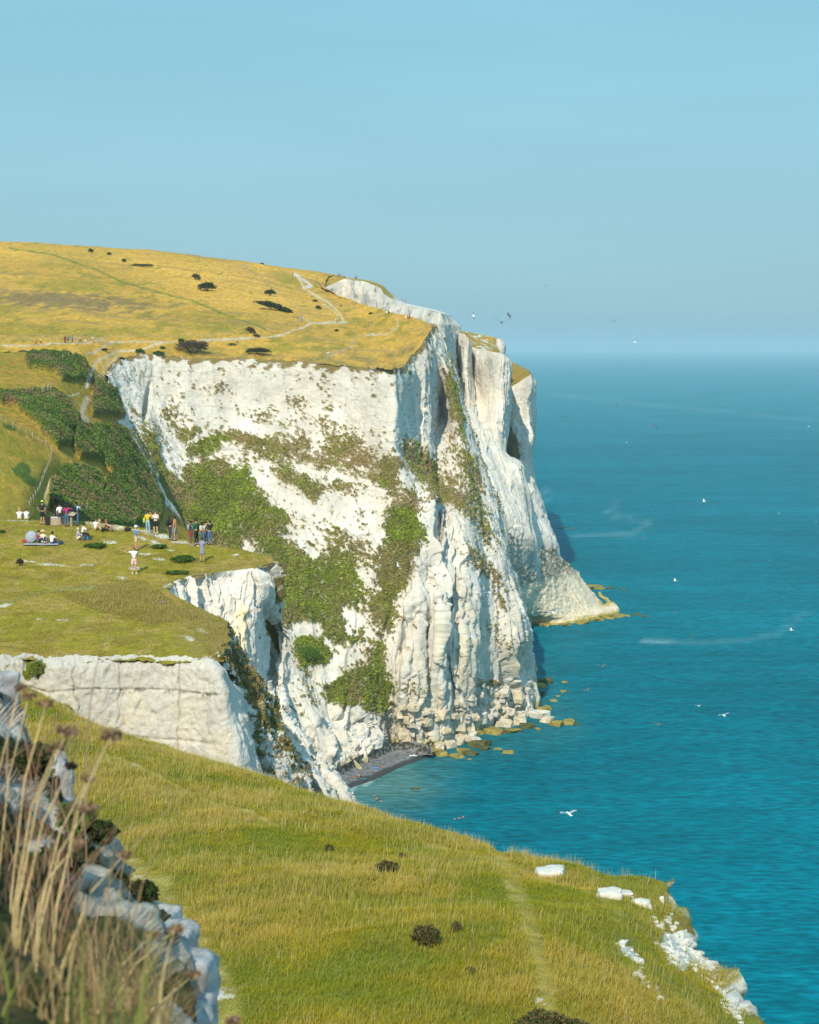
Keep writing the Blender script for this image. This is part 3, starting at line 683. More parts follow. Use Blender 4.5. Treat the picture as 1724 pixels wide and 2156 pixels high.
# ================================================================== NEAR PROMONTORY: TURF TOP
def zP(y):
    return np.interp(y, [60, 85, 109, 125, 140], [78.2, 79.1, 80.3, 81.7, 82.2])
def onP(u, v):
    r = ray(u, v); D = 100.0
    for _ in range(30):
        t = D / r.y; z = EYE + r.z * t
        D = D * (EYE - zP(D)) / (EYE - z)
    return P(u, v, D)
rb = [(456,1394),(478,1350),(464,1302),(430,1286),(392,1268),(348,1236),(400,1214),(480,1203),(535,1196),(572,1180),(566,1170),(500,1157),(450,1149),(400,1139),(350,1124),(310,1113)]
lb = [(0,1385),(0,1350),(0,1305),(0,1290),(0,1272),(0,1240),(0,1222),(0,1212),(0,1202),(0,1180),(0,1165),(0,1140),(0,1125),(0,1112),(0,1100),(0,1092)]
prow = []
for (ru, rv), (lu, lv) in zip(rb, lb):
    row = []
    for t in (-1.2, -0.5, 0.0, 0.2, 0.4, 0.6, 0.8, 0.92, 1.0):
        uu = lu + (ru - lu) * t if t >= 0 else t * 420
        vv = lv + (rv - lv) * max(t, 0) ** (1.6)
        row.append(onP(uu, vv))
    prow.append(row)
drop = [p + np.array([0, 3.0, -3.5]) for p in prow[-1]]; prow.append(drop)
prow.append([p + np.array([0, 9.0, -16]) for p in prow[-2]])
PT = loft(prow, 420, 560, 0.6)
u, v = UV(PT); nr, nc = u.shape
e = np.clip(np.arange(nr) / 12.0, 0, 1)[:, None] * np.clip((nc - 1 - np.arange(nc)) / 10.0, 0, 1)[None, :]
PT[..., 2] += e * (0.16 * fbm(PT, 5, 3, 600) + 0.06 * fbm(PT, (1.0, 1.5, 1), 3, 603))
PT = PT + e[..., None] * (0.35 * np.stack([fbm(PT, 2.2, 3, 605), fbm(PT, 2.2, 3, 606), 0 * u], -1))
outd = PT[:, -1] - PT[:, -14]; outd[:, 2] = 0; outd /= np.linalg.norm(outd, axis=1, keepdims=True) + 1e-6
ew = np.clip((np.arange(nc) - (nc - 14)) / 13.0, 0, 1)[None, :, None] * (np.arange(nr) < nr * .86)[:, None, None]
lip = (0.16 + 0.38 * fbm(PT, 1.3, 3, 607) + .22 * fbm(PT, .4, 2, 608))[..., None]
PT = PT + ew * lip * outd[:, None, :] + ew * lip * np.array([0, 0, -.35])
ew2 = np.clip(1 - np.arange(nr) / 9.0, 0, 1)[:, None, None]
PT = PT + ew2 * lip * np.array([0, -.8, -.3])
fine = fbm(PT, (1.1, 1.8, 1.1), 4, 610); big = fbm(PT, (6, 8, 6), 3, 615)
alb = mixc(np.broadcast_to(TURF * 1.15, PT.shape), OLIVE * 1.1, sst(big + 0.5 * fine, -0.2, 0.4))
alb = mixc(alb, (0.33, 0.225, 0.07), 0.7 * sst(fine + 0.4 * big, -0.15, 0.4))
uw = u + 26 * big + 10 * fine; vw = v + 10 * big + 5 * fine
rim = pin(uw, vw, [(400,1220),(600,1180),(600,1420),(430,1400),(380,1300)], 40) * .5 + .5
alb = mixc(alb, (0.24, 0.17, 0.075), 0.6 * rim)
uw = u + 26 * big + 10 * fine; vw = v + 10 * big + 5 * fine
tuft = pin(uw, vw, [(135,1258),(200,1240),(300,1225),(360,1260),(420,1300),(300,1310),(180,1280)], 20) * .5 + .5
alb = mixc(alb, DRY * 0.85, 0.6 * tuft * sst(fine, -.3, .3))
alb = track(alb, u, v, [(-30,1275),(20,1268),(60,1252),(120,1245),(220,1235),(260,1222)], 6, (0.20, 0.22, 0.09), fine, .6)
bare = np.full(u.shape, -1.0)
for q in ((15,1275,28,5,-10),(30,1094,60,3,0),(200,1103,70,5,3),(240,1108,70,6,8),(300,1118,60,4,10),(345,1130,60,5,12),(385,1143,55,4,10),(280,1198,22,5,0),(310,1165,18,3,0),(330,1178,16,3,0),
          (60,1182,60,2,6),(110,1190,60,3,6),(190,1190,20,3,0),(128,1305,26,4,4),(75,1302,8,3,0),(256,1212,12,4,0),(360,1158,14,2.5,0),(500,1170,14,3,0),(230,1140,34,6,20),(400,1345,18,5,30),(425,1330,20,6,20),(355,1268,6,2,0),(440,1385,14,4,0),(215,1260,8,2,0),(270,1345,30,2,5),(80,1350,30,2,5),(300,1135,40,4,20)):
    bare = np.maximum(bare, ell(u, v, *q))
alb = mixc(alb, CHALK * 0.95, 0.9 * sst(bare + 0.9 * fine, 0.25, 0.55))
alb = mixc(alb, (0.36, 0.27, 0.15), 0.6 * sst(fbm(PT, (1.5, 1.5, 1.5), 3, 617) + .6 * np.clip(ell(u, v, 200, 1100, 200, 18, 2), -1, 1), .45, .75))
alb = mixc(alb, CHALK * .95, 0.8 * rim * sst(fbm(PT, (.8, 1.2, 1), 4, 619) , 0.42, 0.55) * sst(v, 1290, 1330))
add_terrain('promontory_turf', PT, M_TURF, alb)

# ================================================================== PROMONTORY FRONT WALL
fc = [[(-420,1370),(-420,1370,1),(-420,9)]]
ftop = [(-420,1380,88),(-200,1383,88),(0,1385,88),(60,1380,87.6),(100,1388,87.2),(200,1386,87),(300,1384,87),(400,1389,87),(452,1396,87),(470,1412,88.5),(486,1440,91),(500,1470,94)]
def frow(dz, dy, du=0): return [(onP(t[0], t[1]) if t[0] < 460 else P(*t)) + np.array([0, dy, dz]) for t in ftop]
fr = [frow(0.06, 0)]
fr.append([P(t[0] + (8 if t[0] > 440 else 0), t[1] + 30, t[2] - 0.5) for t in ftop])
mid = [(-420,1440,87),(-200,1440,87),(0,1440,87),(60,1445,86.7),(100,1445,86.5),(200,1445,86.3),(300,1445,86.3),(400,1448,86.2),(472,1455,86.2),(482,1490,87.2),(500,1510,88.5),(515,1540,91)]
low_ = [(-420,1530,86.6),(-200,1530,86.6),(0,1530,86.6),(60,1530,86.3),(100,1530,86.0),(200,1530,85.9),(300,1530,85.8),(400,1530,85.8),(476,1530,85.9),(492,1560,86.1),(514,1590,87),(532,1620,89)]
bot = [(-420,1640,86.3),(-200,1640,86.3),(0,1640,86.3),(60,1640,86),(100,1640,85.8),(200,1640,85.6),(300,1640,85.5),(400,1640,85.4),(478,1640,85.4),(505,1650,85.5),(530,1660,86.5),(555,1680,88)]
fr += [[P(*t) for t in mid], [P(*t) for t in low_], [P(*t) for t in bot], [P(*t) + np.array([0.5, -1, -14]) for t in bot]]
for c_ in range(len(ftop)):
    dl = fr[0][c_][1] - P(*ftop[c_])[1]
    dl = min(dl, 0) if ftop[c_][0] < 460 else -3.6
    for r_ in range(1, len(fr)):
        q_ = fr[r_][c_]; uu_, vv_ = proj(q_); fr[r_][c_] = P(float(uu_), float(vv_), q_[1] + dl)
    if ftop[c_][0] >= 460: fr[0][c_] = P(ftop[c_][0], ftop[c_][1], ftop[c_][2] - 3.6)
FW = loft(fr, 330, 640, 0.7); u, v = UV(FW); n = facing(FW, smooth_n(FW, 14)); nr, nc = u.shape; e = topfade(nr, nc, 10)
upper = sst(v, 1440, 1400)
crackx = ridged(FW * np.array([1, 0, 1]) + 0.25 * fbm(FW, 1.2, 2, 699)[..., None], (2.4, 1.0, 400), 1, 700) * sst(u, 446, 425) 
d = 0.24 * ridged(FW, (2.8, 2.8, 9), 2, 703) - 0.22 * sst(crackx, 0.93, 0.995) + .05 * facets(FW, (.7, .7, .9), 704) + 0.10 * fbm(FW, 0.5, 3, 706) + upper * 0.28 * ridged(FW, (1.0, 1.0, 2.5), 3, 708)
rp = sst(u, 476, 490); d = d + rp * 0.35 * ridged(FW, (1.1, 1.1, 8), 2, 712)
zt = FW[..., 2] + 0.12 * fbm(FW, (3, 3, 3), 2, 720)
for zc in (77.55, 75.15, 73.6): d = d - 0.10 * sst(u, 486, 440) * np.exp(-((zt - zc) / 0.07) ** 2)
FW = FW + n * (d * e)[..., None]
qz = FW.copy(); qz[..., 2] = 0
FW[..., 2] += (0.16 * fbm(qz, .9, 3, 740) + .10 * fbm(qz, .3, 2, 741) + .04) * np.clip(1 - np.arange(nr) / 26.0, 0, 1)[:, None]
veg = sst(fbm(FW, (.7, .7, .5), 4, 725) + 0.35 * upper - 0.75, 0.0, 0.2) * 0.9
for q in ((78,1405,26,26,-40), (60,1425,18,12,0)): veg = np.maximum(veg, sst(ell(u, v, *q) + .4 * fbm(FW, .5, 3, 727), .05, .3))
g = 0.2 + 0.8 * sst(ell(u, v, 78, 1408, 45, 40, 0), 0, .4)
wear = sst(fbm(FW, (2.2, 2.2, 3.2), 3, 730), -0.05, 0.3) * sst(v, 1420, 1470) * sst(482 - u, -6, 6)
alb = chalk_alb(FW, np.clip(veg, 0, 1), g, None, bed=0.1) * .87
alb = mixc(alb, CHALK_G, .25 * sst(crackx, .94, .995))
alb = mixc(alb, (0.53, 0.465, 0.35), 0.8 * wear * sst(fbm(FW, .5, 3, 731), -.6, .1))
alb = mixc(alb, (0.70, 0.52, 0.20), 0.45 * sst(fbm(FW, (.8, .8, 2.0), 3, 733), .42, .7) * sst(v, 1420, 1450))
fl = fbm(FW, (0.28, 0.28, 0.22), 2, 735)
for zc, wd in ((77.55, .15), (75.15, .085), (73.6, .08)): alb = mixc(alb, FLINT, 0.9 * sst(u, 486, 468) * sst(fl, 0.05, 0.25) * np.exp(-((zt - zc) / wd) ** 2) * sst(fbm(FW, (3, 3, 3), 2, 738), -.5, .1))
add_terrain('cliff_front_wall', FW, M_NEAR, alb)

# ================================================================== VEGETATED GULLY between wall and spur
ga = [(456,1296,100),(482,1325,100),(505,1370,100),(540,1430,100),(575,1500,100),(608,1570,99),(640,1640,98),(665,1710,97),(700,1800,95)]
gm = [(462,1340,95.5),(480,1380,95.5),(498,1420,95.3),(528,1480,95),(555,1540,94.5),(585,1600,94),(612,1660,93.5),(640,1720,93),(670,1810,92)]
gb = [(447,1388,88.5),(468,1410,89.5),(484,1440,91.5),(500,1500,92.5),(514,1560,92),(535,1620,91),(560,1670,90),(590,1730,89.5),(625,1820,89)]
gl = [(430,1330,93),(440,1350,92),(445,1380,91),(450,1420,90),(450,1480,90),(460,1550,89),(480,1620,88),(500,1700,88),(520,1800,87)]
GU = loft([[P(t[0], t[1], t[2] - 4.6) for t in r_] for r_ in (ga, gm, gb)], 220, 420, 0.8)
GU = np.swapaxes(GU, 0, 1)
u, v = UV(GU); n = facing(GU, smooth_n(GU, 14)); nr, nc = u.shape
ef = np.clip(np.minimum(np.arange(nc), 9999) / 8.0, 0, 1)[None, :]
GU = GU + n * (0.4 * facets(GU, (1.6, 1.6, 2.2), 751) + .2 * facets(GU, .6, 752) + 0.3 * ridged(GU, (2.2, 2.2, 3.5), 3, 750) + 0.22 * fbm(GU, 0.5, 4, 755))[..., None]
tv = fbm(GU, (1.6, 1.6, 1.4), 3, 760) * .8 + fbm(GU, (.35, .35, .3), 4, 764) * .7
bias = 0.25 - 0.25 * sst(v, 1480, 1640)
bias = bias - 0.6 * sst(12 - segd(u, v, [(478,1440),(500,1480),(530,1500)]), 0, 10)
veg = sst(tv + bias, -0.05, 0.2)
veg_GU = veg
add_terrain('vegetated_gully', GU, M_NEAR, chalk_alb(GU, veg, np.clip(.12 + .5 * fbm(GU, 2.5, 3, 770), 0, 1)))

# ================================================================== PROMONTORY SPUR
kc = [
 [(340,1238,106.4),(346,1262,106),(350,1300,105),(360,1400,102),(370,1500,100),(380,1600,98),(400,1700,97),(420,1800,96)],
 [(375,1222,108),(380,1262,107.6),(390,1310,106.6),(400,1400,103),(420,1500,101),(450,1600,99),(480,1700,98),(500,1800,97)],
 [(400,1214,107.2),(405,1262,106.6),(415,1320,105.6),(430,1400,103.5),(460,1500,102),(500,1600,100),(540,1700,98),(560,1800,97)],
 [(440,1209,110.6),(443,1262,110),(450,1320,108.6),(468,1390,105),(505,1480,102.5),(555,1580,100),(600,1680,98),(630,1800,96.5)],
 [(478,1204,109.5),(480,1265,108.6),(486,1330,107.0),(498,1390,105.5),(530,1470,102.8),(585,1590,100.5),(640,1700,98),(680,1800,96.5)],
 [(515,1200,108.6),(517,1265,107.6),(524,1340,106.2),(530,1420,105.2),(548,1500,103),(605,1600,100.5),(665,1710,98),(710,1800,96)],
 [(529,1198,109.2),(534,1265,108.4),(538,1340,107.6),(541,1420,107.4),(556,1500,105.5),(620,1600,101.5),(680,1700,98.5),(725,1800,96)],
 [(540,1200,113.0),(546,1270,113),(550,1340,113),(554,1420,112.6),(566,1510,108),(632,1590,102.5),(692,1690,99),(745,1800,96)],
 [(556,1190,110.5),(560,1262,110.6),(568,1340,113.4),(574,1420,113),(580,1510,108),(640,1580,103),(704,1670,99.2),(765,1800,96)],
 [(576,1186,111.5),(582,1260,112),(588,1340,113.5),(592,1420,112.5),(596,1500,108.5),(648,1568,103.4),(715,1660,99.5),(785,1790,96)],
 [(584,1190,116),(590,1260,117),(596,1340,118),(600,1420,118),(604,1490,116),(655,1565,110),(722,1655,105),(800,1790,100)],
]
kr = [[P(*c[L]) for c in kc] for L in range(8)]
kr[0] = [onP(c[0][0], c[0][1]) + np.array([0, 0, .05]) for c in kc]
for c_ in range(len(kc)):
    dl = kr[0][c_][1] - kc[c_][0][2]
    for r_ in range(1, 8): kr[r_][c_] = P(kc[c_][r_][0], kc[c_][r_][1], kc[c_][r_][2] + dl * (1 - .06 * r_))
K_ = loft(kr, 470, 470, 0.75); u, v = UV(K_); n = facing(K_, smooth_n(K_, 14)); nr, nc = u.shape; e = topfade(nr, nc, 8)
rough_low = sst(v, 1480, 1560)
K_ = K_ + n * (e * ((1 - rough_low) * (0.9 * saw(K_, 2.4, 1.1, (4, 4, 10), 800, .84, .2) + 0.45 * saw(K_, .9, 1.0, (2, 2, 5), 802, .8) + 0.40 * facets(K_, (1.8, 1.8, 5.5), 804) + .2 * facets(K_, (.6, .6, 1.6), 805) - .3) + rough_low * (0.5 * facets(K_, (2.2, 2.2, 2.6), 808) + 0.28 * facets(K_, .8, 809) + .2 * ridged(K_, 1.2, 3, 810)) + 0.10 * fbm(K_, 0.35, 3, 812)))[..., None]
b = np.full(u.shape, -0.85)
for q, w_ in (((586,1245,16,50,0), 1.1), ((575,1345,14,55,-18), 1.5), ((548,1330,8,40,-10), .5), ((560,1430,18,30,0), .5), ((620,1655,30,30,40), .9), ((497,1320,8,14,0), .4)):
    b += w_ * 1.4 * sst(np.clip(ell(u, v, *q), 0, 1), 0, .7)
veg = sst(b + fbm(K_, (.9, .9, .8), 4, 820), 0, .2)
st = np.clip(pin(u, v, [(492,1280),(508,1262),(530,1300),(534,1400),(536,1470),(520,1450),(500,1430),(488,1360)], 8), 0, 1) * (0.75 + 0.5 * fbm(K_, (1, 1, 2), 3, 825))
alb = chalk_alb(K_, veg, np.full(u.shape, .3), None, bed=.15)
alb = mixc(alb, (0.74, 0.58, 0.32), 0.85 * np.clip(st, 0, 1))
alb = mixc(alb, (0.70, 0.60, 0.40), 0.6 * sst(fbm(K_, (1.5, 1.5, 1.5), 3, 828), .2, .5) * sst(v, 1600, 1680))
add_terrain('cliff_spur', K_, M_NEAR, alb)

# ================================================================== FOREGROUND SLOPE
gr_ = [
 [(-420,2400,27),(-100,2400,25),(300,2400,23),(600,2400,22),(900,2400,22),(1200,2400,23),(1460,2400,26),(1600,2400,29)],
 [(-420,2090,34),(-50,2110,32),(300,2130,30),(600,2156,28.5),(900,2156,28),(1200,2156,28.5),(1430,2156,31),(1556,2156,34)],
 [(-420,1880,45),(-50,1900,42),(280,1930,38),(600,1970,35),(880,1980,34),(1180,1990,33.8),(1390,2020,36),(1488,2052,38.5)],
 [(-420,1680,60),(-50,1700,56),(260,1760,50),(560,1820,44),(850,1870,41),(1150,1905,39.3),(1365,1945,40),(1434,1978,42)],
 [(-420,1530,74),(-50,1560,68),(230,1620,62),(540,1720,53),(820,1790,48),(1100,1845,45),(1330,1892,43.5),(1418,1918,44.5)],
 [(-420,1370,88),(-50,1402,82.6),(195,1532,76.5),(540,1642,68),(760,1714,61.5),(1090,1814,51.5),(1290,1862,46.8),(1392,1880,46.3)],
]
GR = [[P(*t) for t in r_] for r_ in gr_]
for r_ in GR:   # the land falls away to the sea on the right
    r_.append(r_[-1] + np.array([.35, 1.2, -3.5])); r_.append(r_[-1] + np.array([5, 8, -60.0]))
last = GR[-1]
GR.append([p + np.array([0.6, 2.5, -2.4]) for p in last]); GR.append([p + np.array([1.0, 4, -8.0]) for p in GR[-1]]); GR.append([p + np.array([2, 5, -45.0]) for p in GR[-1]])
FG = loft(GR, 560, 700, 0.7); u, v = UV(FG); nr, nc = u.shape
n = normals(FG); n *= np.sign(n[..., 2:3].mean() or 1)
steep = 1 - sst(np.abs(n[..., 2]), 0.55, 0.85)
FG = FG + n * (0.22 * fbm(FG, 4, 3, 900) + 0.08 * fbm(FG, 1.0, 3, 903) + steep * (0.4 * ridged(FG, (1.4, 1.4, 2), 3, 906) + .35 * facets(FG, (1.2, 1.2, 1.6), 907)))[..., None]
big = fbm(FG, (5, 5, 5), 3, 910); fine = fbm(FG, (.5, .7, .5), 4, 913)
alb = mixc(np.broadcast_to(np.array((0.17, 0.175, 0.03)), FG.shape), DRY * 0.75, 0.8 * sst(big + .6 * fine, -.3, .6))
PATHS_FG = [([(1045,1800),(1075,1860),(1105,1930),(1130,2000),(1150,2060),(1145,2110),(1180,2200)], 26, .55), ([(225,1590),(290,1618),(360,1652),(440,1688),(520,1712),(580,1740)], 5, .6),
            ([(60,1700),(250,1830),(330,1880),(380,1960),(430,2030),(470,2120),(480,2300)], 50, .55), ([(900,1775),(1080,1835),(1250,1890),(1300,1930)], 16, .35)]
pathm = np.zeros(u.shape)
for pts, w_, k in PATHS_FG: pathm = np.maximum(pathm, k * sst(w_ * 1.2 - segd(u, v, pts) + w_ * .5 * fine, 0, w_))
alb = mixc(alb, (0.30, 0.25, 0.06), np.clip(pathm * 1.4, 0, 1)); alb = mixc(alb, (0.42, 0.32, 0.13), np.clip(pathm * 1.2, 0, 1) * sst(fine, 0, .5))
bare = np.full(u.shape, -1.0)
for q in ((470,2100,46,14,10),(445,2085,30,9,0),(490,2085,14,4,0),(505,2075,12,4,0),(385,1935,26,10,30),(375,1920,14,5,0),(375,2010,14,4,0),(300,1855,20,12,40),(262,1840,14,8,40),(520,1702,20,4,25),(290,1617,22,2.5,20),(1265,1893,14,10,0),(1150,2108,10,4,0),(1130,2100,18,6,0)):
    bare = np.maximum(bare, ell(u, v, *q))
bm = sst(bare + 1.3 * fbm(FG, (.35, .6, .4), 4, 915), .2, .45); alb = mixc(alb, CHALK, .95 * bm)
CH_FG = [([(1392,1962),(1412,1958),(1440,1972),(1470,2010),(1530,2090),(1500,2070),(1455,2040),(1425,2048),(1385,1990)], 9), ([(1300,1975),(1330,1985),(1355,2030),(1345,2040),(1300,1995)], 7),
         ([(1325,2050),(1345,2045),(1385,2100),(1400,2110),(1350,2062)], 6), ([(1500,2060),(1545,2115),(1572,2160),(1555,2160),(1520,2110)], 8), ([(1375,1935),(1400,1945),(1395,1960),(1378,1955)], 5)]
chm = np.full(u.shape, -1.0)
for pl, so in CH_FG: chm = np.maximum(chm, pin(u, v, pl, so))
chm = sst(chm + 1.1 * fbm(FG, (.5, .5, .5), 4, 920) + .7 * fbm(FG, .14, 2, 921) - .1, 0.0, .25)
alb = lerp(alb, chalk_alb(FG, sst(fbm(FG, .3, 3, 922), .25, .5) * .7, np.full(u.shape, .2)), chm)
slp = sst(u - (v * -0.2 + 1700), -60, 10) * sst(v, 1880, 1960)
alb = mixc(alb, (0.15, 0.13, 0.05), .6 * slp * (1 - chm) * sst(fine, -.3, .3))
alb = lerp(alb, chalk_alb(FG, sst(fine, -.2, .2) * .6, np.full(u.shape, .2)), steep * sst(-fine, -.1, .3) * (1 - slp))
add_terrain('foreground_slope', FG, M_TURF, alb)
FGD = dict(G=FG.copy(), u=u, v=v, path=np.maximum(pathm, bm), chalk=np.maximum(chm, steep), big=big)

# ================================================================== SHINGLE BEACH
wl = [(640,1712),(700,1680),(745,1656),(770,1648),(800,1636),(850,1612),(880,1601),(914,1588)]
bi = [(600,1650),(680,1640),(728,1622),(758,1604),(800,1588),(838,1576),(872,1576),(910,1584)]
bo = [[W(a_, b_ - 14, 3.2) for a_, b_ in bi], [W(a_, b_, 1.8) for a_, b_ in bi], [(np.array(W(*p_, .5)) * .6 + np.array(W(*q_, 1.6)) * .4) for p_, q_ in zip(wl, bi)], [W(*p_, 0.05) for p_ in wl], [W(p_[0] + 6, p_[1] + 8, -0.8) for p_ in wl]]
BE = loft(bo, 90, 240); u, v = UV(BE); BE[..., 2] += 0.10 * fbm(BE, (2, 2, 2), 4, 940)
fine = fbm(BE, (.8, .8, .8), 4, 942)
alb = mixc(np.broadcast_to(np.array((0.20, 0.195, 0.185)), BE.shape), (0.11, 0.105, 0.10), sst(fine, -.2, .4))
alb = mixc(alb, (0.055, 0.055, 0.055), sst(0.85 + .25 * fbm(BE, 4, 2, 944) - BE[..., 2], 0, .25))
alb = mixc(alb, (0.05, 0.045, 0.03), sst(BE[..., 2] - 1.35 + .5 * fbm(BE, (1.5, 4, 1), 3, 946), 0, .2) * sst(fine, -.3, .1))
add_terrain('beach', BE, mat_land('shingle', 4.0, .3, .8, .1), alb)

# ================================================================== SEA
def sea_grid():
    ds = np.concatenate([np.linspace(150, 900, 160), np.geomspace(910, 36000, 120)])
    an = np.radians(np.linspace(-32, 32, 240))
    D, A = np.meshgrid(ds, an, indexing='ij')
    return np.stack([D * np.sin(A), D * np.cos(A), 0 * D], -1)
SG = sea_grid()
u, v = UV(SG)
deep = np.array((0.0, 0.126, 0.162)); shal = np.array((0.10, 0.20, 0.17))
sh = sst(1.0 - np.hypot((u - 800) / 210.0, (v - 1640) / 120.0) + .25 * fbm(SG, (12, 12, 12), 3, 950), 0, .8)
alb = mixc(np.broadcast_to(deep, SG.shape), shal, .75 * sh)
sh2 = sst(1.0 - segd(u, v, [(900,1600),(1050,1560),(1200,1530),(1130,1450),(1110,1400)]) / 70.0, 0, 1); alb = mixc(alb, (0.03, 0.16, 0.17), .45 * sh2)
far = sst(v, 1000, 755); alb = mixc(alb, (0.025, 0.185, 0.23), .85 * far)  # distant water painted paler, standing in for haze and sky reflection
band = fbm(SG, (160, 160, 1), 3, 955); alb = alb * (1 + 0.16 * band)[..., None]
fo = np.zeros(u.shape)
wob = 5 * fbm(SG, (25, 25, 25), 2, 960)
for pts, w_, k in (([(1305,1055),(1280,1075),(1300,1090),(1370,1100),(1330,1125),(1210,1128)], 4, .09), ([(1690,1290),(1650,1330),(1560,1350),(1450,1352),(1370,1350)], 5, .06), ([(1165,830),(1400,855),(1724,885)], 3, .06), ([(1150,1060),(1160,1040),(1140,1030)], 4, .12), ([(1360,1351),(1420,1352)], 4, .22), ([(740,1655),(765,1648),(790,1636)], 2.5, .9)):
    fo = np.maximum(fo, k * sst(w_ - segd(u, v + wob, pts) + 2.5 * fbm(SG, (9, 9, 9), 3, 966), -w_, w_))
alb = mixc(alb, (0.5, 0.6, 0.6), fo)
sea_m = bpy.data.materials.new('sea_water'); sea_m.use_nodes = True
nt = sea_m.node_tree; bb = nt.nodes['Principled BSDF']
at = nt.nodes.new('ShaderNodeAttribute'); at.attribute_name = 'alb'; 
tc0 = nt.nodes.new('ShaderNodeTexCoord'); mp0 = nt.nodes.new('ShaderNodeMapping'); mp0.inputs['Rotation'].default_value = (0, 0, R(-12)); mp0.inputs['Scale'].default_value = (0.35, 1, 1)
nt.links.new(tc0.outputs['Object'], mp0.inputs[0]); prev = at.outputs['Color']
for sc_, lo, hi in ((0.9, .62, 1.4), (0.16, .85, 1.16), (0.02, .88, 1.14)):  # light and dark of ripple reflections painted into the water colour
    n0 = nt.nodes.new('ShaderNodeTexNoise'); n0.inputs['Scale'].default_value = sc_; n0.inputs['Detail'].default_value = 4; nt.links.new(mp0.outputs[0], n0.inputs['Vector'])
    r0 = nt.nodes.new('ShaderNodeMapRange'); r0.inputs['From Min'].default_value = .3; r0.inputs['From Max'].default_value = .7; r0.inputs['To Min'].default_value = lo; r0.inputs['To Max'].default_value = hi
    x0_ = nt.nodes.new('ShaderNodeVectorMath'); x0_.operation = 'MULTIPLY'; nt.links.new(n0.outputs[0], r0.inputs[0]); nt.links.new(prev, x0_.inputs[0]); nt.links.new(r0.outputs[0], x0_.inputs[1]); prev = x0_.outputs[0]
nt.links.new(prev, bb.inputs['Base Color'])
bb.inputs['Roughness'].default_value = 0.3; bb.inputs['IOR'].default_value = 1.33; bb.inputs['Specular IOR Level'].default_value = 0.003
tc = nt.nodes.new('ShaderNodeTexCoord'); mp = nt.nodes.new('ShaderNodeMapping'); mp.inputs['Rotation'].default_value = (0, 0, R(20)); mp.inputs['Scale'].default_value = (0.45, 1, 1)
nt.links.new(tc.outputs['Object'], mp.inputs[0])
h = None
for sc_, st_ in ((0.10, 0.5), (0.45, .9), (1.6, .6)):
    nn = nt.nodes.new('ShaderNodeTexNoise'); nn.inputs['Scale'].default_value = sc_; nn.inputs['Detail'].default_value = 4; nt.links.new(mp.outputs[0], nn.inputs['Vector'])
    bp = nt.nodes.new('ShaderNodeBump'); bp.inputs['Strength'].default_value = st_; bp.inputs['Distance'].default_value = 0.35 / sc_ * 0.6
    nt.links.new(nn.outputs[0], bp.inputs['Height'])
    if h: nt.links.new(h.outputs[0], bp.inputs['Normal'])
    h = bp
nt.links.new(h.outputs[0], bb.inputs['Normal'])
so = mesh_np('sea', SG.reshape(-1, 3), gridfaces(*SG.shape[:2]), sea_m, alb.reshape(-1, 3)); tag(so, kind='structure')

# ================================================================== OBJECTS: helpers
def on(names, u, v):
    """the point of the named ground that stands at this place of the measured layout"""
    best = None
    for nme in (names if isinstance(names, (list, tuple)) else [names]):
        G, uu, vv = TERR[nme]
        d2 = (uu - u) ** 2 + (vv - v) ** 2
        k = np.argsort(d2)[:6]; k = k[np.argmin(G[k, 1])] if d2[k[0]] < 30 else k[0]
        if best is None or d2[k] < best[0] - 4: best = (d2[k], G[k])
    return Vector([float(c) for c in best[1]])
def sea_at(u, v, z=0.0): return Vector([float(c) for c in W(u, v, z)])
def scale_at(p):
    """metres per layout unit at point p"""
    dy, dz = p[1], p[2] - EYE
    return (dy * CP - dz * SP) / F
def empty(name, loc, rz=0.0, label=None, cat=None, group=None):
    o = bpy.data.objects.new(name, None); COL.objects.link(o); o.location = loc; o.rotation_euler = (0, 0, rz); o.empty_display_size = 0.2
    return tag(o, label, cat, group)
def from_bm(name, bm, m, parent=None, smooth=True):
    me = bpy.data.meshes.new(name); bm.to_mesh(me); bm.free()
    for mm in (m if isinstance(m, (list, tuple)) else [m]): me.materials.append(mm)
    if smooth: me.polygons.foreach_set('use_smooth', np.ones(len(me.polygons), bool))
    o = bpy.data.objects.new(name, me); COL.objects.link(o)
    if parent: o.parent = parent
    return o
def add_box(bm, c, s, rz=0.0, bev=0.0, rx=0.0):
    g = bmesh.ops.create_cube(bm, size=1.0); vs = g['verts']
    bmesh.ops.scale(bm, vec=s, verts=vs)
    if bev: 
        r = bmesh.ops.bevel(bm, geom=list({e for v_ in vs for e in v_.link_edges}), offset=bev, segments=1, affect='EDGES'); vs = r['verts']
        vs = list({v_ for f_ in r['faces'] for v_ in f_.verts} | set(v_ for v_ in vs))
    bmesh.ops.rotate(bm, cent=(0, 0, 0), matrix=Matrix.Rotation(rz, 3, 'Z') @ Matrix.Rotation(rx, 3, 'X'), verts=vs)
    bmesh.ops.translate(bm, vec=c, verts=vs)
def add_tube(bm, pts, rad, seg=6):
    pts = [Vector(p) for p in pts]; rings = []
    for i, p in enumerate(pts):
        d = (pts[min(i + 1, len(pts) - 1)] - pts[max(i - 1, 0)]).normalized()
        a = d.orthogonal().normalized() if abs(d.z) > .9 else d.cross(Vector((0, 0, 1))).normalized(); b_ = d.cross(a)
        r = rad[i] if isinstance(rad, (list, tuple)) else rad
        rings.append([bm.verts.new(p + (a * math.cos(t) + b_ * math.sin(t)) * r) for t in [2 * math.pi * k / seg for k in range(seg)]])
    for r0, r1 in zip(rings[:-1], rings[1:]):
        for k in range(seg): bm.faces.new((r0[k], r0[(k + 1) % seg], r1[(k + 1) % seg], r1[k]))
    bm.faces.new(rings[0][::-1]); bm.faces.new(rings[-1])
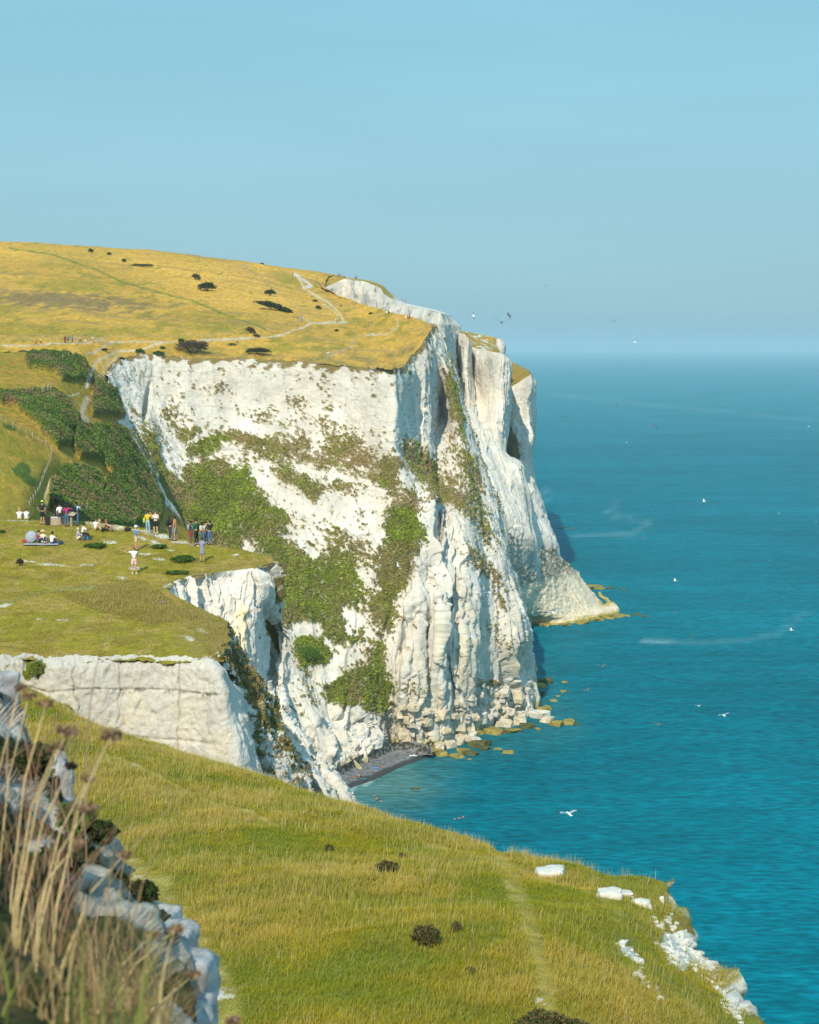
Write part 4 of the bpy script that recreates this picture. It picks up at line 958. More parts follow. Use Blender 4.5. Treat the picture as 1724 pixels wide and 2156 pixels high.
def add_ball(bm, c, r, sub=2, nz=0.0, seed=0):
    g = bmesh.ops.create_icosphere(bm, subdivisions=sub, radius=1.0)
    r = Vector(r) if not isinstance(r, (int, float)) else Vector((r, r, r))
    for v_ in g['verts']:
        k = 1.0
        if nz: k += nz * float(noise(np.array(v_.co) * 1.7 + seed * 5.1, seed))
        v_.co = Vector((v_.co.x * r.x * k, v_.co.y * r.y * k, v_.co.z * r.z * k)) + Vector(c)

# ------------------------------------------------------------------ long grass of the foreground (nobody could count it)
def blades(name, P0, hgt, wid, colb, colt, lean, m, kind='stuff'):
    n_ = len(P0)
    an = RNG.uniform(0, 2 * math.pi, n_); ax = np.stack([np.cos(an), np.sin(an), 0 * an], -1)
    la = RNG.uniform(0, 2 * math.pi, n_); lv = np.stack([np.cos(la), np.sin(la), 0 * la], -1) * (lean * hgt * RNG.uniform(.2, 1, n_))[:, None]
    lv[:, 0] += 0.12 * hgt
    up = np.array([0, 0, 1.0])
    a = P0 - ax * wid[:, None] * .5; b_ = P0 + ax * wid[:, None] * .5
    mid = P0 + up * (hgt * .55)[:, None] + lv * .35
    c = mid + ax * wid[:, None] * .35; d = mid - ax * wid[:, None] * .35
    t = P0 + up * hgt[:, None] + lv
    V = np.stack([a, b_, c, d, t], 1).reshape(-1, 3)
    cb, ct = np.asarray(colb), np.asarray(colt); cm = cb * .5 + ct * .5
    C = np.stack([cb, cb, cm, cm, ct], 1).reshape(-1, 3)
    i = np.arange(n_) * 5
    f = np.concatenate([np.stack([i, i + 1, i + 2], -1), np.stack([i, i + 2, i + 3], -1), np.stack([i + 3, i + 2, i + 4], -1)])
    return tag(mesh_np(name, V, f, m, C, smooth=False), kind=kind)
def mat_blade(name):
    m = bpy.data.materials.new(name); m.use_nodes = True; nt = m.node_tree; b_ = nt.nodes['Principled BSDF']
    at = nt.nodes.new('ShaderNodeAttribute'); at.attribute_name = 'alb'
    nz = nt.nodes.new('ShaderNodeTexNoise'); nz.inputs['Scale'].default_value = 1.3; tc = nt.nodes.new('ShaderNodeTexCoord'); nt.links.new(tc.outputs['Object'], nz.inputs['Vector'])
    mr = nt.nodes.new('ShaderNodeMapRange'); mr.inputs['To Min'].default_value = 0.8; mr.inputs['To Max'].default_value = 1.2; nt.links.new(nz.outputs[0], mr.inputs[0])
    mx = nt.nodes.new('ShaderNodeVectorMath'); mx.operation = 'MULTIPLY'; nt.links.new(at.outputs['Color'], mx.inputs[0]); nt.links.new(mr.outputs[0], mx.inputs[1])
    nt.links.new(mx.outputs[0], b_.inputs['Base Color']); b_.inputs['Roughness'].default_value = .7; b_.inputs['Specular IOR Level'].default_value = .2
    tr = nt.nodes.new('ShaderNodeBsdfTranslucent'); nt.links.new(mx.outputs[0], tr.inputs['Color'])
    ms = nt.nodes.new('ShaderNodeMixShader'); ms.inputs[0].default_value = .35
    nt.links.new(b_.outputs[0], ms.inputs[1]); nt.links.new(tr.outputs[0], ms.inputs[2]); nt.links.new(ms.outputs[0], nt.nodes['Material Output'].inputs['Surface'])
    return m
M_BLADE = mat_blade('grass_blade')
def scatter(G, w, n_):
    """random points on grid G with weight w per cell"""
    A = np.linalg.norm(np.cross(G[1:, :-1] - G[:-1, :-1], G[:-1, 1:] - G[:-1, :-1]), axis=-1)
    ww = (A * w[:-1, :-1]).ravel(); ww = np.maximum(ww, 0); k = RNG.choice(len(ww), n_, p=ww / ww.sum())
    i, j = np.unravel_index(k, A.shape); a, b_ = RNG.random(n_)[:, None], RNG.random(n_)[:, None]
    p = G[i, j] * (1 - a) * (1 - b_) + G[i + 1, j] * a * (1 - b_) + G[i, j + 1] * (1 - a) * b_ + G[i + 1, j + 1] * a * b_
    return p, i, j
G = FGD['G']; gu, gv = FGD['u'], FGD['v']
dist = G[..., 1]
vis = (gu > -60) & (gu < 1650) & (gv < 2260)
w = vis * (1 - .45 * sst(FGD['path'], .05, .6)) * (1 - FGD['chalk']) * (30 / np.maximum(dist, 20)) ** 1.2
gp, gi, gj = scatter(G, w, 520000)
clump = fbm(gp, (1.2, 1.2, 1.2), 3, 1001); bigc = FGD['big'][gi, gj] + .6 * clump
slope_u = gu[gi, gj]; right = sst(slope_u, 1180, 1330)
hgt = (0.08 + 0.12 * RNG.random(len(gp)) ** 1.5 + 0.07 * np.clip(bigc, -1, 1)) * (1 - .35 * right) * (1 - 0.75 * sst(FGD['path'][gi, gj], 0, .6)); hgt = np.clip(hgt, .06, .6)
wid = RNG.uniform(.008, .018, len(gp)) * np.clip(dist[gi, gj] / 34, 1, 2)
strawf = np.clip(sst(bigc, -.5, .7) * .95 + RNG.normal(0, .28, len(gp)), 0, 1)
green1 = np.array((0.20, 0.185, 0.008)); green2 = np.array((0.42, 0.355, 0.016)); straw = np.array((0.74, 0.49, 0.09))
gmix = sst(fbm(gp, (2.6, 2.6, 2.6), 3, 1005), -.25, .35)
greenL = mixc(np.broadcast_to(np.array((.13, .17, .01)), gp.shape), green1, gmix); greenT = mixc(np.broadcast_to(np.array((.29, .31, .015)), gp.shape), green2, gmix)
strawf = np.clip(strawf + .35 * sst(FGD['path'][gi, gj], .1, .5), 0, 1) * (.7 + .3 * gmix)
cb = mixc(greenL, (0.26, 0.24, 0.05), strawf * .7)
ct = mixc(greenT, straw, strawf)
blades('long_grass', gp - np.array([0, 0, .02]), hgt, wid, cb, ct, .55, M_BLADE)
# seed stalks standing above the sward and along the far edge
w2 = vis * (1 - sst(FGD['path'], .1, .4)) * (1 - FGD['chalk']) * (FGD['big'] + .5).clip(0, 2)
gp, gi, gj = scatter(G, w2, 30000)
h2 = RNG.uniform(.20, .40, len(gp)); c2 = mixc(np.broadcast_to(np.array((0.50, 0.38, 0.13)), gp.shape), (.70, .56, .24), RNG.random(len(gp)))
blades('seed_stalks', gp, h2, RNG.uniform(.004, .009, len(gp)) * np.clip(dist[gi, gj] / 30, 1, 2), c2 * .8, c2, .3, M_BLADE)
# scrub growing on the cliff ledges, the valley side and the gully: leaf-sized cards nobody could count
def leaf_cards(name, G, w, n_, size, lift, cols, m=None):
    gp, gi, gj = scatter(G, w, n_)
    a = RNG.normal(size=(n_, 3)); a /= np.linalg.norm(a, axis=1, keepdims=True); b_ = np.cross(a, RNG.normal(size=(n_, 3))); b_ /= np.linalg.norm(b_, axis=1, keepdims=True)
    s_ = (size * RNG.uniform(.5, 1.5, n_))[:, None]; up = np.array([0, -.5, .7]) * (lift * RNG.random(n_))[:, None]; p = gp + up
    V = np.stack([p - a * s_ * .5, p + b_ * s_ * .35, p + a * s_ * .6, p - b_ * s_ * .35], 1).reshape(-1, 3)
    t = sst(fbm(gp, size * 14, 3, 1300) , -.35, .35); bq = (sst(fbm(gp, size * 22, 3, 1310), .02, .3) * .75)[:, None]; C = np.array(cols[0])[None] * (1 - t[:, None]) + np.array(cols[1])[None] * t[:, None]
    pk = (RNG.random(n_) < .15 + bq[:, 0])[:, None]; C = np.where(pk, np.array(cols[2])[None], C) * RNG.uniform(.7, 1.3, (n_, 1))
    i = np.arange(n_) * 4
    return tag(mesh_np(name, V, np.stack([i, i + 1, i + 2, i + 3], -1), M_BLADE, np.repeat(C, 4, 0), smooth=False), kind='stuff')
mu, mv = UV(M); vis_m = (mu > 220) & (mv < 1660)
leaf_cards('cliff_ledge_plants', M, vis_m * sst(veg_M, .35, .8) * (.35 + g_M), 85000, .36, .55, [(.20, .24, .03), (.34, .42, .03), (.36, .28, .12)])
leaf_cards('cliff_dry_plants', M, vis_m * sst(veg_M, .15, .7) * (1 - g_M).clip(0, 1), 32000, .26, .3, [(.30, .21, .09), (.42, .31, .13), (.22, .22, .05)])
leaf_cards('valley_scrub', V_, ((UV(V_)[0] > -80) & (UV(V_)[1] < 1180)) * VSC, 80000, .30, .45, [(.09, .15, .022), (.17, .25, .035), (.28, .19, .09)])
leaf_cards('gully_plants', GU, sst(veg_GU, .3, .8), 30000, .09, .14, [(.29, .22, .08), (.22, .24, .05), (.42, .31, .14)])
# short turf tufts of the promontory
Gp = PT; pu, pv = UV(Gp)
w3 = ((pu > -60) & (pu < 600) & (pv > 1080) & (pv < 1410)).astype(float) * (0.25 + sst(fbm(Gp, 2.0, 3, 1010), 0, .4) + 1.2 * (tuft > .5) + 1.0 * (rim > .6))
gp, gi, gj = scatter(Gp, w3, 110000)
tf = np.clip((tuft[gi, gj] - .3) * 1.4, 0, 1)
h3 = RNG.uniform(.03, .10, len(gp)) * (1 + 2.2 * tf) ; stf = np.clip(.35 + .4 * sst(fbm(gp, 3.5, 3, 1015), -.3, .3) + .4 * tf + .4 * rim[gi, gj] + RNG.normal(0, .3, len(gp)), 0, 1)
cb = mixc(np.broadcast_to(green1 * 1.1, gp.shape), (0.26, 0.22, 0.06), stf); ct = mixc(np.broadcast_to(green2 * .9, gp.shape), (0.50, 0.38, 0.13), stf)
blades('short_turf', gp, h3, RNG.uniform(.025, .05, len(gp)), cb, ct, .5, M_BLADE)

# ------------------------------------------------------------------ shrubs
def leaf_cloud(name, c, rad, n_, size, cols, parent, seed, flat=0.3, m=None):
    """leaf-sized faces through an uneven lobed volume; cols: list of albedos"""
    rg = np.random.default_rng(seed)
    d = rg.normal(size=(n_, 3)); d /= np.linalg.norm(d, axis=1, keepdims=True); d[:, 2] = np.where(d[:, 2] < -flat, -d[:, 2], d[:, 2])
    lob = 0.82 + 0.42 * noise(d * 2.1 + seed * 3.3, seed) + .22 * noise(d * 5.0 + seed, seed + 1)
    r = lob * rg.random(n_) ** 0.28
    p = d * r[:, None] * np.asarray(rad)
    a = rg.normal(size=(n_, 3)); a /= np.linalg.norm(a, axis=1, keepdims=True)
    b_ = np.cross(a, rg.normal(size=(n_, 3))); b_ /= np.linalg.norm(b_, axis=1, keepdims=True)
    s_ = (size * rg.uniform(.6, 1.4, n_))[:, None]
    V = np.stack([p - a * s_ * .5, p + b_ * s_ * .32, p + a * s_ * .6, p - b_ * s_ * .32], 1).reshape(-1, 3) + np.asarray(c)
    k = rg.integers(0, len(cols), n_); C = np.array(cols)[k] * rg.uniform(.75, 1.25, (n_, 1))
    C = np.repeat(C, 4, 0); i = np.arange(n_) * 4
    return mesh_np(name, V, np.stack([i, i + 1, i + 2, i + 3], -1), m or M_BLADE, C, smooth=False, parent=parent)
M_BARK = mat('bark', (0.10, 0.075, 0.05), .9, .3, 12)
DG = [(0.035, 0.055, 0.015), (0.05, 0.075, 0.02), (0.06, 0.05, 0.025)]; BRN = [(0.10, 0.07, 0.045), (0.07, 0.055, 0.035), (0.13, 0.09, 0.055)]
MG = [(0.07, 0.13, 0.02), (0.10, 0.17, 0.03), (0.05, 0.10, 0.02)]; BG = [(0.12, 0.24, 0.02), (0.09, 0.20, 0.02), (0.17, 0.26, 0.04)]; YG = [(0.20, 0.26, 0.04), (0.13, 0.2, 0.03), (0.26, 0.25, 0.06)]
_sh = [0]
def shrub(ground, u, v, ru, rv, cols, label, name='bush', cat='bush', group=None, n_=None, sz=None, stems=3, tilt=0.0, pt=None):
    """ru, rv: half width and height in layout units; v is the foot"""
    _sh[0] += 1; sd = _sh[0]
    p = Vector(pt) if pt is not None else on(ground, u, v)
    k = scale_at(p); rx, rz = ru * k, rv * k
    o = empty(name, p, 0, label, cat, group)
    n_ = n_ or int(min(5000, max(260, ru * rv * 7))); sz = sz or max(2.0 * k, .05)
    f = leaf_cloud('foliage', (0, 0, rz * .40), (rx, rx * .8, rz * .68), n_, sz, cols, o, sd)
    f.rotation_euler = (0, tilt, 0)
    bm = bmesh.new(); rr_ = random.Random(sd)
    for q in range(stems):
        a = rr_.uniform(0, 6.28); tx, ty = math.cos(a) * rx * .55, math.sin(a) * rx * .4
        add_tube(bm, [(0, 0, -.12 * rz), (tx * .5, ty * .5, rz * .35), (tx, ty, rz * .8)], [rz * .06, rz * .04, rz * .015], 5)
    from_bm('stem', bm, M_BARK, o)
    return o
HM = 'downland_meadow'
hill = [
 (192,531,6,7,DG,'small round dark bush near the skyline fence, the leftmost on the hill',0),(230,536,4.5,5.5,BRN,'thin brownish bush on the upper slope right of the round skyline bush',0),
 (260,551,5,6,BRN,'faint dry bush on the golden grass, third from the left below the skyline',0),(297,560,25,4,DG,'long low dark thicket lying flat on the upper golden slope',0),
 (411,586,9,10,BRN,'bare wind-bent brown bush just left of the big round bush on the slope',.3),(437,610,19,15,DG,'big round dark green bush alone on the golden upper slope',0),
 (568,620,12,10,DG,'round dark bush beside the fence above the long sloping thicket',0),(526,699,11,10,BRN,'dark wind-bent bush above the junction of the tracks',.3),
 (540,709,8,6,BRN,'small dark bush right below the wind-bent bush by the track',.2),(490,726,8,4,MG,'low green bush under the path near the lone walker',0),
 (408,740,36,22,BRN,'large brown thorn thicket just above the white cliff edge',0),(381,720,7,8,MG,'small green bush at the left shoulder of the large brown thicket',0),
 (343,733,6,5,MG,'small grey-green bush between the path and the cliff edge',0),(545,744,26,10,DG,'wide low bush half green half brown near the middle of the cliff edge',0),
 (297,753,10,9,MG,'leafy green bush on the cliff edge, left one of the two there',0),(337,752,13,8,MG,'leafy green bush on the cliff edge, right one of the two there',0),
 (257,763,8,4,DG,'small dark shrub at the left end of the cliff edge',0),(669,650,6,7,BRN,'small brown bush beside the chalk track climbing the headland',.2),
 (709,697,4.5,4,DG,'tiny dark bush in the meadow below the track bend',0),(664,634,5,3.5,DG,'tiny dark bush above the brown one beside the chalk track',0),
 (552,557,4,2.5,BRN,'tiny bush on the skyline above the gate',0),(219,737,7,4,DG,'low dark bush where the chalk path drops from the gate',0),(781,660,5,2.5,DG,'tiny flat bush on the headland turf near its far edge',0)]
for (a, b_, c_, d_, cs, lb, tl) in hill: shrub(HM, a, b_ + d_ * .12, c_ * 1.2, d_ * 1.25, cs, lb, group='bushes on the down', tilt=tl)
# long thicket that slopes down beside the fence
th = empty('thicket', on(HM, 575, 652), 0, 'long dark thicket sloping down beside the fence on the hill', 'thicket', 'bushes on the down')
kk = scale_at(th.location)
leaf_cloud('foliage', (0, 0, 0.8), (46 * kk, 3.5, 10 * kk), 2600, .5, DG, th, 99).rotation_euler = (0, R(17), 0)
bm = bmesh.new()
add_tube(bm, [(-4.6, 0, .6), (0, 0, -.3), (4.6, 0, -1.6)], .07, 5)
for q in range(9): add_tube(bm, [(0, 0, -.3), ((q - 4) * 1.15, .1, 1.2 - (q - 4) * .33)], [.08, .03], 5)
from_bm('stem', bm, M_BARK, th)
shrub('cliff_face', 650, 1392, 34, 36, BG, 'bright green bush at the head of the narrow gully path on the cliff', n_=2600, group=None)
shrub('cliff_front_wall', 80, 1425, 20, 34, YG, 'yellow-green bush hanging over the left end of the near chalk wall', n_=2600, sz=.10)
shrub('promontory_turf', 42, 1190, 10, 16, BRN, 'thin leafless grey shrub on the promontory turf below the picnic rug', 'shrub', 'shrub', n_=420, sz=.09)
for (a, b_, c_, d_, lb) in ((383,1182,30,14,'green cushion of bramble beside the woman in the floral dress'),(202,1152,26,9,'low green mat of bramble in front of the seated older man'),(335,1154,19,8,'low green mat of bramble behind the man taking a photo of himself'),(372,1208,28,7,'flat green mat of bramble on the turf above the chalk notch'),(5,1122,8,6,'small bright green tuft at the left edge of the promontory')):
    shrub('promontory_turf', a, b_, c_, d_, MG, lb, 'bramble_mat', 'bramble', 'bramble mats on the turf', sz=.12, n_=1200)
FS = 'foreground_slope'
RB = [(0.13, 0.09, 0.04), (0.09, 0.12, 0.03), (0.20, 0.11, 0.05), (0.07, 0.09, 0.025)]
for (a, b_, c_, d_, lb, nn_) in ((1150,2196,96,62,'wide bramble bush cut by the bottom edge of the picture',9000),(895,1986,36,40,'reddish brown thorn bush in the middle of the foreground grass',3000),(960,1960,14,22,'small reddish bush right of the brown thorn bush',900),
   (812,1838,26,28,'dark thorn bush in the upper foreground grass',2400),(849,1808,10,14,'small brown bush right above the dark thorn bush',600),(694,1790,11,18,'small dark bush near the grassy crest',700),(985,2046,12,12,'small dock plant in the grass below the reddish bush',400)):
    shrub(FS, a, b_, c_, d_, RB, lb, group='thorn bushes in the foreground grass', n_=nn_, sz=.05, stems=9)

# ------------------------------------------------------------------ rocks
M_CHR = mat('chalk_rock', (0.55, 0.50, 0.42), .95, .16, 3.0, bump=.6, spec=.1); M_ALG = mat('algae_rock', (0.27, 0.21, 0.05), .9, .4, 1.6, bump=.6, spec=.2); M_WEED = mat('weed_rock', (0.075, 0.075, 0.02), .8, .5, 2.5, bump=.6); M_CRM = mat('cream_rock', (0.53, 0.45, 0.32), .95, .2, 1.5, bump=.6, spec=.1)
def rock_mesh(name, r, seed, sub=3, blocky=.5, m=None, parent=None, loc=None):
    bm = bmesh.new(); g = bmesh.ops.create_icosphere(bm, subdivisions=sub, radius=1.0); co = np.array([v_.co[:] for v_ in g['verts']])
    q = np.sign(co) * np.abs(co) ** (1 - .5 * blocky); q /= np.maximum(np.abs(q).max(1, keepdims=True), .7) ** .8
    k = 1 + .30 * noise(co * 1.3 + seed * 7.7, seed) + .34 * facets(co * 1.0 + seed, .9, seed, .9, .7) * blocky + .06 * noise(co * 6 + seed, seed + 3)
    q = q * k[:, None] * np.asarray(r)
    for v_, c_ in zip(g['verts'], q): v_.co = c_
    o = from_bm(name, bm, m, parent, smooth=sub > 3)
    if loc is not None: o.location = loc
    o.rotation_euler = (0, 0, (seed * 1.7) % 6.28) if parent is None else (0, 0, 0)
    return o
_rk = [0]
def rock(p, w_, h_, m, label, group, sub=2, bl=.9, cat='rock', rot=True):
    _rk[0] += 1; o = rock_mesh('rock', (w_, w_ * .8, h_), _rk[0], sub, bl, m, loc=p)
    if not rot: o.rotation_euler = (0, 0, 0)
    tag(o, label, cat, group); return o
shore = [(1147,1437,18,9,'W'),(1133,1446,14,7,'A'),(1112,1462,26,9,'W'),(1128,1462,16,7,'W'),(1126,1485,15,10,'A'),(1147,1494,13,7,'A'),(1133,1510,19,13,'C'),(1152,1519,14,10,'M'),(1170,1527,13,9,'A'),
 (1199,1524,13,7,'A'),(1212,1527,6,3,'W'),(1186,1457,8,3,'A'),(1188,1437,6,2.5,'A'),(1165,1475,10,2.5,'A'),(1173,1466,4,2,'A'),(1133,1536,6,3,'A'),(1080,1541,15,6,'A'),(1037,1543,18,8,'A'),(1000,1546,14,7,'A'),(991,1536,20,14,'M'),
 (1020,1530,18,12,'M'),(1062,1528,20,13,'M'),(1095,1524,18,13,'M'),(1110,1532,14,8,'W'),(1060,1543,12,5,'W'),(975,1562,14,16,'M'),(992,1558,14,14,'C'),(963,1566,16,16,'M'),(941,1572,18,14,'M'),(915,1586,19,10,'A'),(959,1594,15,5,'A'),
 (989,1599,5,2,'A'),(1009,1572,18,11,'W'),(1020,1578,10,5,'W'),(991,1588,14,7,'W'),(1069,1584,15,2,'A'),(1047,1577,8,1.6,'A'),(1003,1565,14,12,'C'),(930,1590,12,7,'A'),(975,1584,14,8,'A'),
 (1246,1238,16,5,'A'),(1262,1240,12,3,'A'),(1285,1239,10,2,'W'),(1312,1241,7,1.5,'W'),(1296,1298,16,5,'A'),(1278,1301,15,6,'A'),(1318,1297,9,2,'A'),(1340,1294,10,2,'W'),(1357,1298,8,1.5,'W'),(1255,1306,14,5,'A'),(1225,1312,14,5,'A'),(1190,1316,14,4,'A'),(1150,1317,13,4,'A'),(1115,1314,12,4,'A'),(1245,1262,10,4,'A'),(1180,1112,12,1.2,'W'),(1205,1113,7,1.0,'W'),(865,1751,7,1,'W'),(873,1662,9,1.6,'W')]
RK = {'W': (M_WEED, 'dark weed-covered rock at the waterline'), 'A': (M_ALG, 'yellow algae-covered rock at the waterline'), 'C': (M_CHR, 'pale chalk boulder at the point of the headland'), 'M': (M_CRM, 'cream boulder at the foot of the main cliff')}
for (a, b_, c_, d_, t_) in shore:
    p = sea_at(a, b_ , 0); k = scale_at(p); m_, lb = RK[t_]
    where = ' of the far spur' if b_ < 1330 and b_ > 1200 else (' off the little bay' if b_ > 1600 else (' far out beyond the spur' if b_ < 1200 else ' of the main headland'))
    rock(p, c_ * k, d_ * k * 1.1, m_, lb + where if t_ in 'WA' else lb, {'W': 'weed-covered shore rocks', 'A': 'algae-covered shore rocks', 'C': 'chalk boulders', 'M': 'cream boulders'}[t_])
rr_ = random.Random(3)
fall = [(1010,1440),(1060,1440),(1105,1490),(1120,1520),(1040,1530),(985,1530),(985,1480)]
cnt = 0
while cnt < 85:
    a, b_ = rr_.uniform(985, 1125), rr_.uniform(1440, 1532)
    if not bool(inpoly(np.array(a), np.array(b_), fall)): continue
    p = on('cliff_face', a, b_); k = scale_at(p); s_ = rr_.uniform(3, 9) if rr_.random() < .8 else rr_.uniform(9, 15)
    rock(p, s_ * k, s_ * k * rr_.uniform(.6, 1.1), M_CHR if rr_.random() < .6 else M_CRM, 'pale chalk block in the rock fall at the headland foot', 'blocks of the rock fall', bl=1.0); cnt += 1
for cnt in range(18):
    a, b_ = rr_.uniform(845, 965), rr_.uniform(1480, 1575)
    p = on('cliff_face', a, b_); k = scale_at(p); s_ = rr_.uniform(7, 17)
    rock(p, s_ * k, s_ * k * rr_.uniform(.6, 1.0), M_CRM, 'large cream block tumbled at the foot of the chalk pillars', 'tumbled blocks under the pillars', bl=1.0)
for (a, b_, c_, d_, lb, sd) in ((1163,1840,31,17,'long white chalk boulder on the grassy crest, the leftmost of the cliff-edge boulders',0),(1283,1888,25,19,'white chalk boulder with a hollow in its side near the cliff edge',1),(1312,1880,18,8,'narrow tongue of white chalk beside the hollowed boulder',3),(1351,1902,19,15,'rounded white chalk boulder between the hollowed one and the cliff edge',2),(1394,1898,5,14,'thin upright sliver of chalk right at the cliff edge',4)):
    p = on(FS, a, b_); k = scale_at(p); rock(p - Vector((0, 0, .02)), c_ * k, d_ * k, mat('white_chalk', (0.56, 0.53, 0.465), .95, .12, 3, bump=.8, spec=.1), lb, 'chalk boulders at the foreground cliff edge', 4, .35, 'boulder', rot=False)

rq = random.Random(12); nlump = 0
CHP = [([(1392,1962),(1412,1958),(1440,1972),(1470,2010),(1530,2090),(1500,2070),(1455,2040),(1425,2048),(1385,1990)], 58), ([(1300,1975),(1330,1985),(1355,2030),(1345,2040),(1300,1995)], 16), ([(1325,2050),(1345,2045),(1385,2100),(1400,2110),(1350,2062)], 16), ([(1500,2060),(1545,2115),(1568,2156),(1550,2156),(1515,2110)], 22), ([(1375,1930),(1402,1945),(1395,1965),(1378,1955)], 9), ([(1395,1915),(1412,1925),(1442,1972),(1434,1980),(1402,1940)], 22), ([(1434,1976),(1446,1978),(1496,2050),(1484,2052)], 34), ([(1482,2048),(1494,2048),(1556,2140),(1542,2145)], 34)]
for pl_, cnt_ in CHP:
    k_ = 0
    while k_ < cnt_:
        a, b_ = rq.uniform(min(q[0] for q in pl_), max(q[0] for q in pl_)), rq.uniform(min(q[1] for q in pl_), max(q[1] for q in pl_))
        if not bool(inpoly(np.array(a), np.array(b_), pl_)): continue
        p = on(FS, a, b_); k = scale_at(p); s_ = rq.uniform(3, 7) if rq.random() < .85 else rq.uniform(7, 12); p.z -= .45 * s_ * k
        rock(p, s_ * k, s_ * k * rq.uniform(.7, 1.2), mat('white_chalk', (0.56, 0.53, 0.465), .95, .12, 3, bump=.8, spec=.1), 'white chalk lump in the crumbling foreground cliff edge', 'chalk lumps in the crumbling edge', 2, .8, 'chalk lump'); k_ += 1
# ------------------------------------------------------------------ fences and gates
M_WOOD = mat('weathered_wood', (0.33, 0.27, 0.19), .9, .25, 6); M_WIRE = mat('fence_wire', (0.25, 0.25, 0.24), .5, .1, 5, metal=.6)
def interp_pl(pts, step):
    out = []; pts = [Vector(p) for p in pts]; acc = 0
    L = [(b_ - a).length for a, b_ in zip(pts[:-1], pts[1:])]; T = sum(L); n_ = max(1, int(T / step))
    for i in range(n_ + 1):
        t = T * i / n_; j = 0
        while j < len(L) - 1 and t > L[j]: t -= L[j]; j += 1
        out.append(pts[j].lerp(pts[j + 1], min(1, t / L[j])))
    return out
def fence(name, ground, uv, npost, h_, label, group=None, wires=2, r=.06, reground=True):
    uvp = interp_pl([(a, b_, 0) for a, b_ in uv], 1); idx = [int(i * (len(uvp) - 1) / (npost - 1)) for i in range(npost)]
    base = [on(ground, uvp[i][0], uvp[i][1]) for i in idx]
    o = empty(name, base[0], 0, label, 'fence', group)
    bm = bmesh.new(); add_tube(bm, [(0, 0, -.3), (0, 0, h_)], r, 6); first = None
    for b_ in base:
        if first is None: first = from_bm('post', bm, M_WOOD, o); q = first
        else: q = first.copy(); COL.objects.link(q); q.parent = o
        q.location = b_ - base[0]; q.rotation_euler = (RNG.normal(0, .05), RNG.normal(0, .06), 0); q.scale = (1, 1, RNG.uniform(.88, 1.1))
    if wires:
        bm = bmesh.new()
        for w_ in range(wires):
            z = h_ * (.9 - .45 * w_)
            add_tube(bm, [b_ - base[0] + Vector((0, 0, z)) for b_ in base], .012 if h_ < 2 else .02, 4)
        from_bm('wire', bm, M_WIRE, o)
    return o
fence('wire_fence', HM, [(-30,719),(60,717),(150,715),(198,714)], 18, 1.25, 'post and wire fence behind the group on the path, left of the gate')
fence('wire_fence', HM, [(222,713),(300,712),(380,712),(430,711),(500,703),(540,697),(575,693)], 27, 1.25, 'post and wire fence between the gate and the track bend')
fence('wire_fence', HM, [(560,697),(600,688),(628,678)], 7, 1.2, 'short run of fence posts beside the sunken track')
fence('wire_fence', HM, [(0,512),(100,517),(180,521),(260,526),(330,531),(420,541),(480,548)], 24, 1.5, 'thin fence along the skyline of the down')
fence('wire_fence', HM, [(520,566),(548,585),(571,606),(590,622),(612,640),(634,655),(632,676)], 24, 1.3, 'post and wire fence running down past the long thicket to the gate')
fence('post_fence', 'valley_side', [(134,757),(150,751),(165,745)], 4, 1.3, 'line of leaning posts above the scrub, descending left from the gate', wires=0)
fence('rail_fence', 'valley_side', [(88,828),(98,826),(107,823)], 4, 1.6, 'short grey rail fence in the scrub above the steps', wires=2, r=.08)
fence('wire_fence', 'grassy_shoulder', [(0,888),(40,908),(75,928),(108,951)], 9, .9, 'fence along the crest of the grassy shoulder', r=.05)
fence('wire_fence', 'grassy_shoulder', [(110,957),(106,975),(98,992),(91,1012),(84,1032),(74,1050),(62,1066)], 16, .75, 'fence dropping down the shoulder beside the winding path', r=.05)
def gate(ground, u, v, w_, h_, label, bars=4):
    p = on(ground, u, v); o = empty('field_gate', p, 0, label, 'gate')
    bm = bmesh.new()
    for sx in (-1, 1): add_box(bm, (sx * w_ / 2, 0, h_ / 2 - .1), (.14, .14, h_ + .3))
    from_bm('gate_post', bm, M_WOOD, o, False)
    bm = bmesh.new()
    for k in range(bars): add_box(bm, (0, .02, .2 + k * (h_ - .35) / (bars - 1)), (w_ - .16, .05, .10))
    add_box(bm, (0, -.02, h_ / 2), (.09, .04, h_ - .2), 0)
    for sx in (-1, 1): add_box(bm, (sx * (w_ / 2 - .12), -.02, h_ / 2), (.09, .04, h_ - .2))
    from_bm('gate_leaf', bm, M_WOOD, o, False)
    return o
gate(HM, 206, 720, 1.9, 1.3, 'grey wooden gate on the path right beside the walkers'); gate(HM, 216, 720, 1.1, 1.3, 'narrow wooden kissing gate next to the field gate')
gate(HM, 506, 565, 3.6, 1.6, 'grey wooden field gate high on the golden slope'); gate(HM, 517, 566, 1.6, 1.6, 'small side gate next to the high field gate')
gate(HM, 631, 677, 1.8, 1.4, 'wooden gate on the track at the foot of the sloping fence')

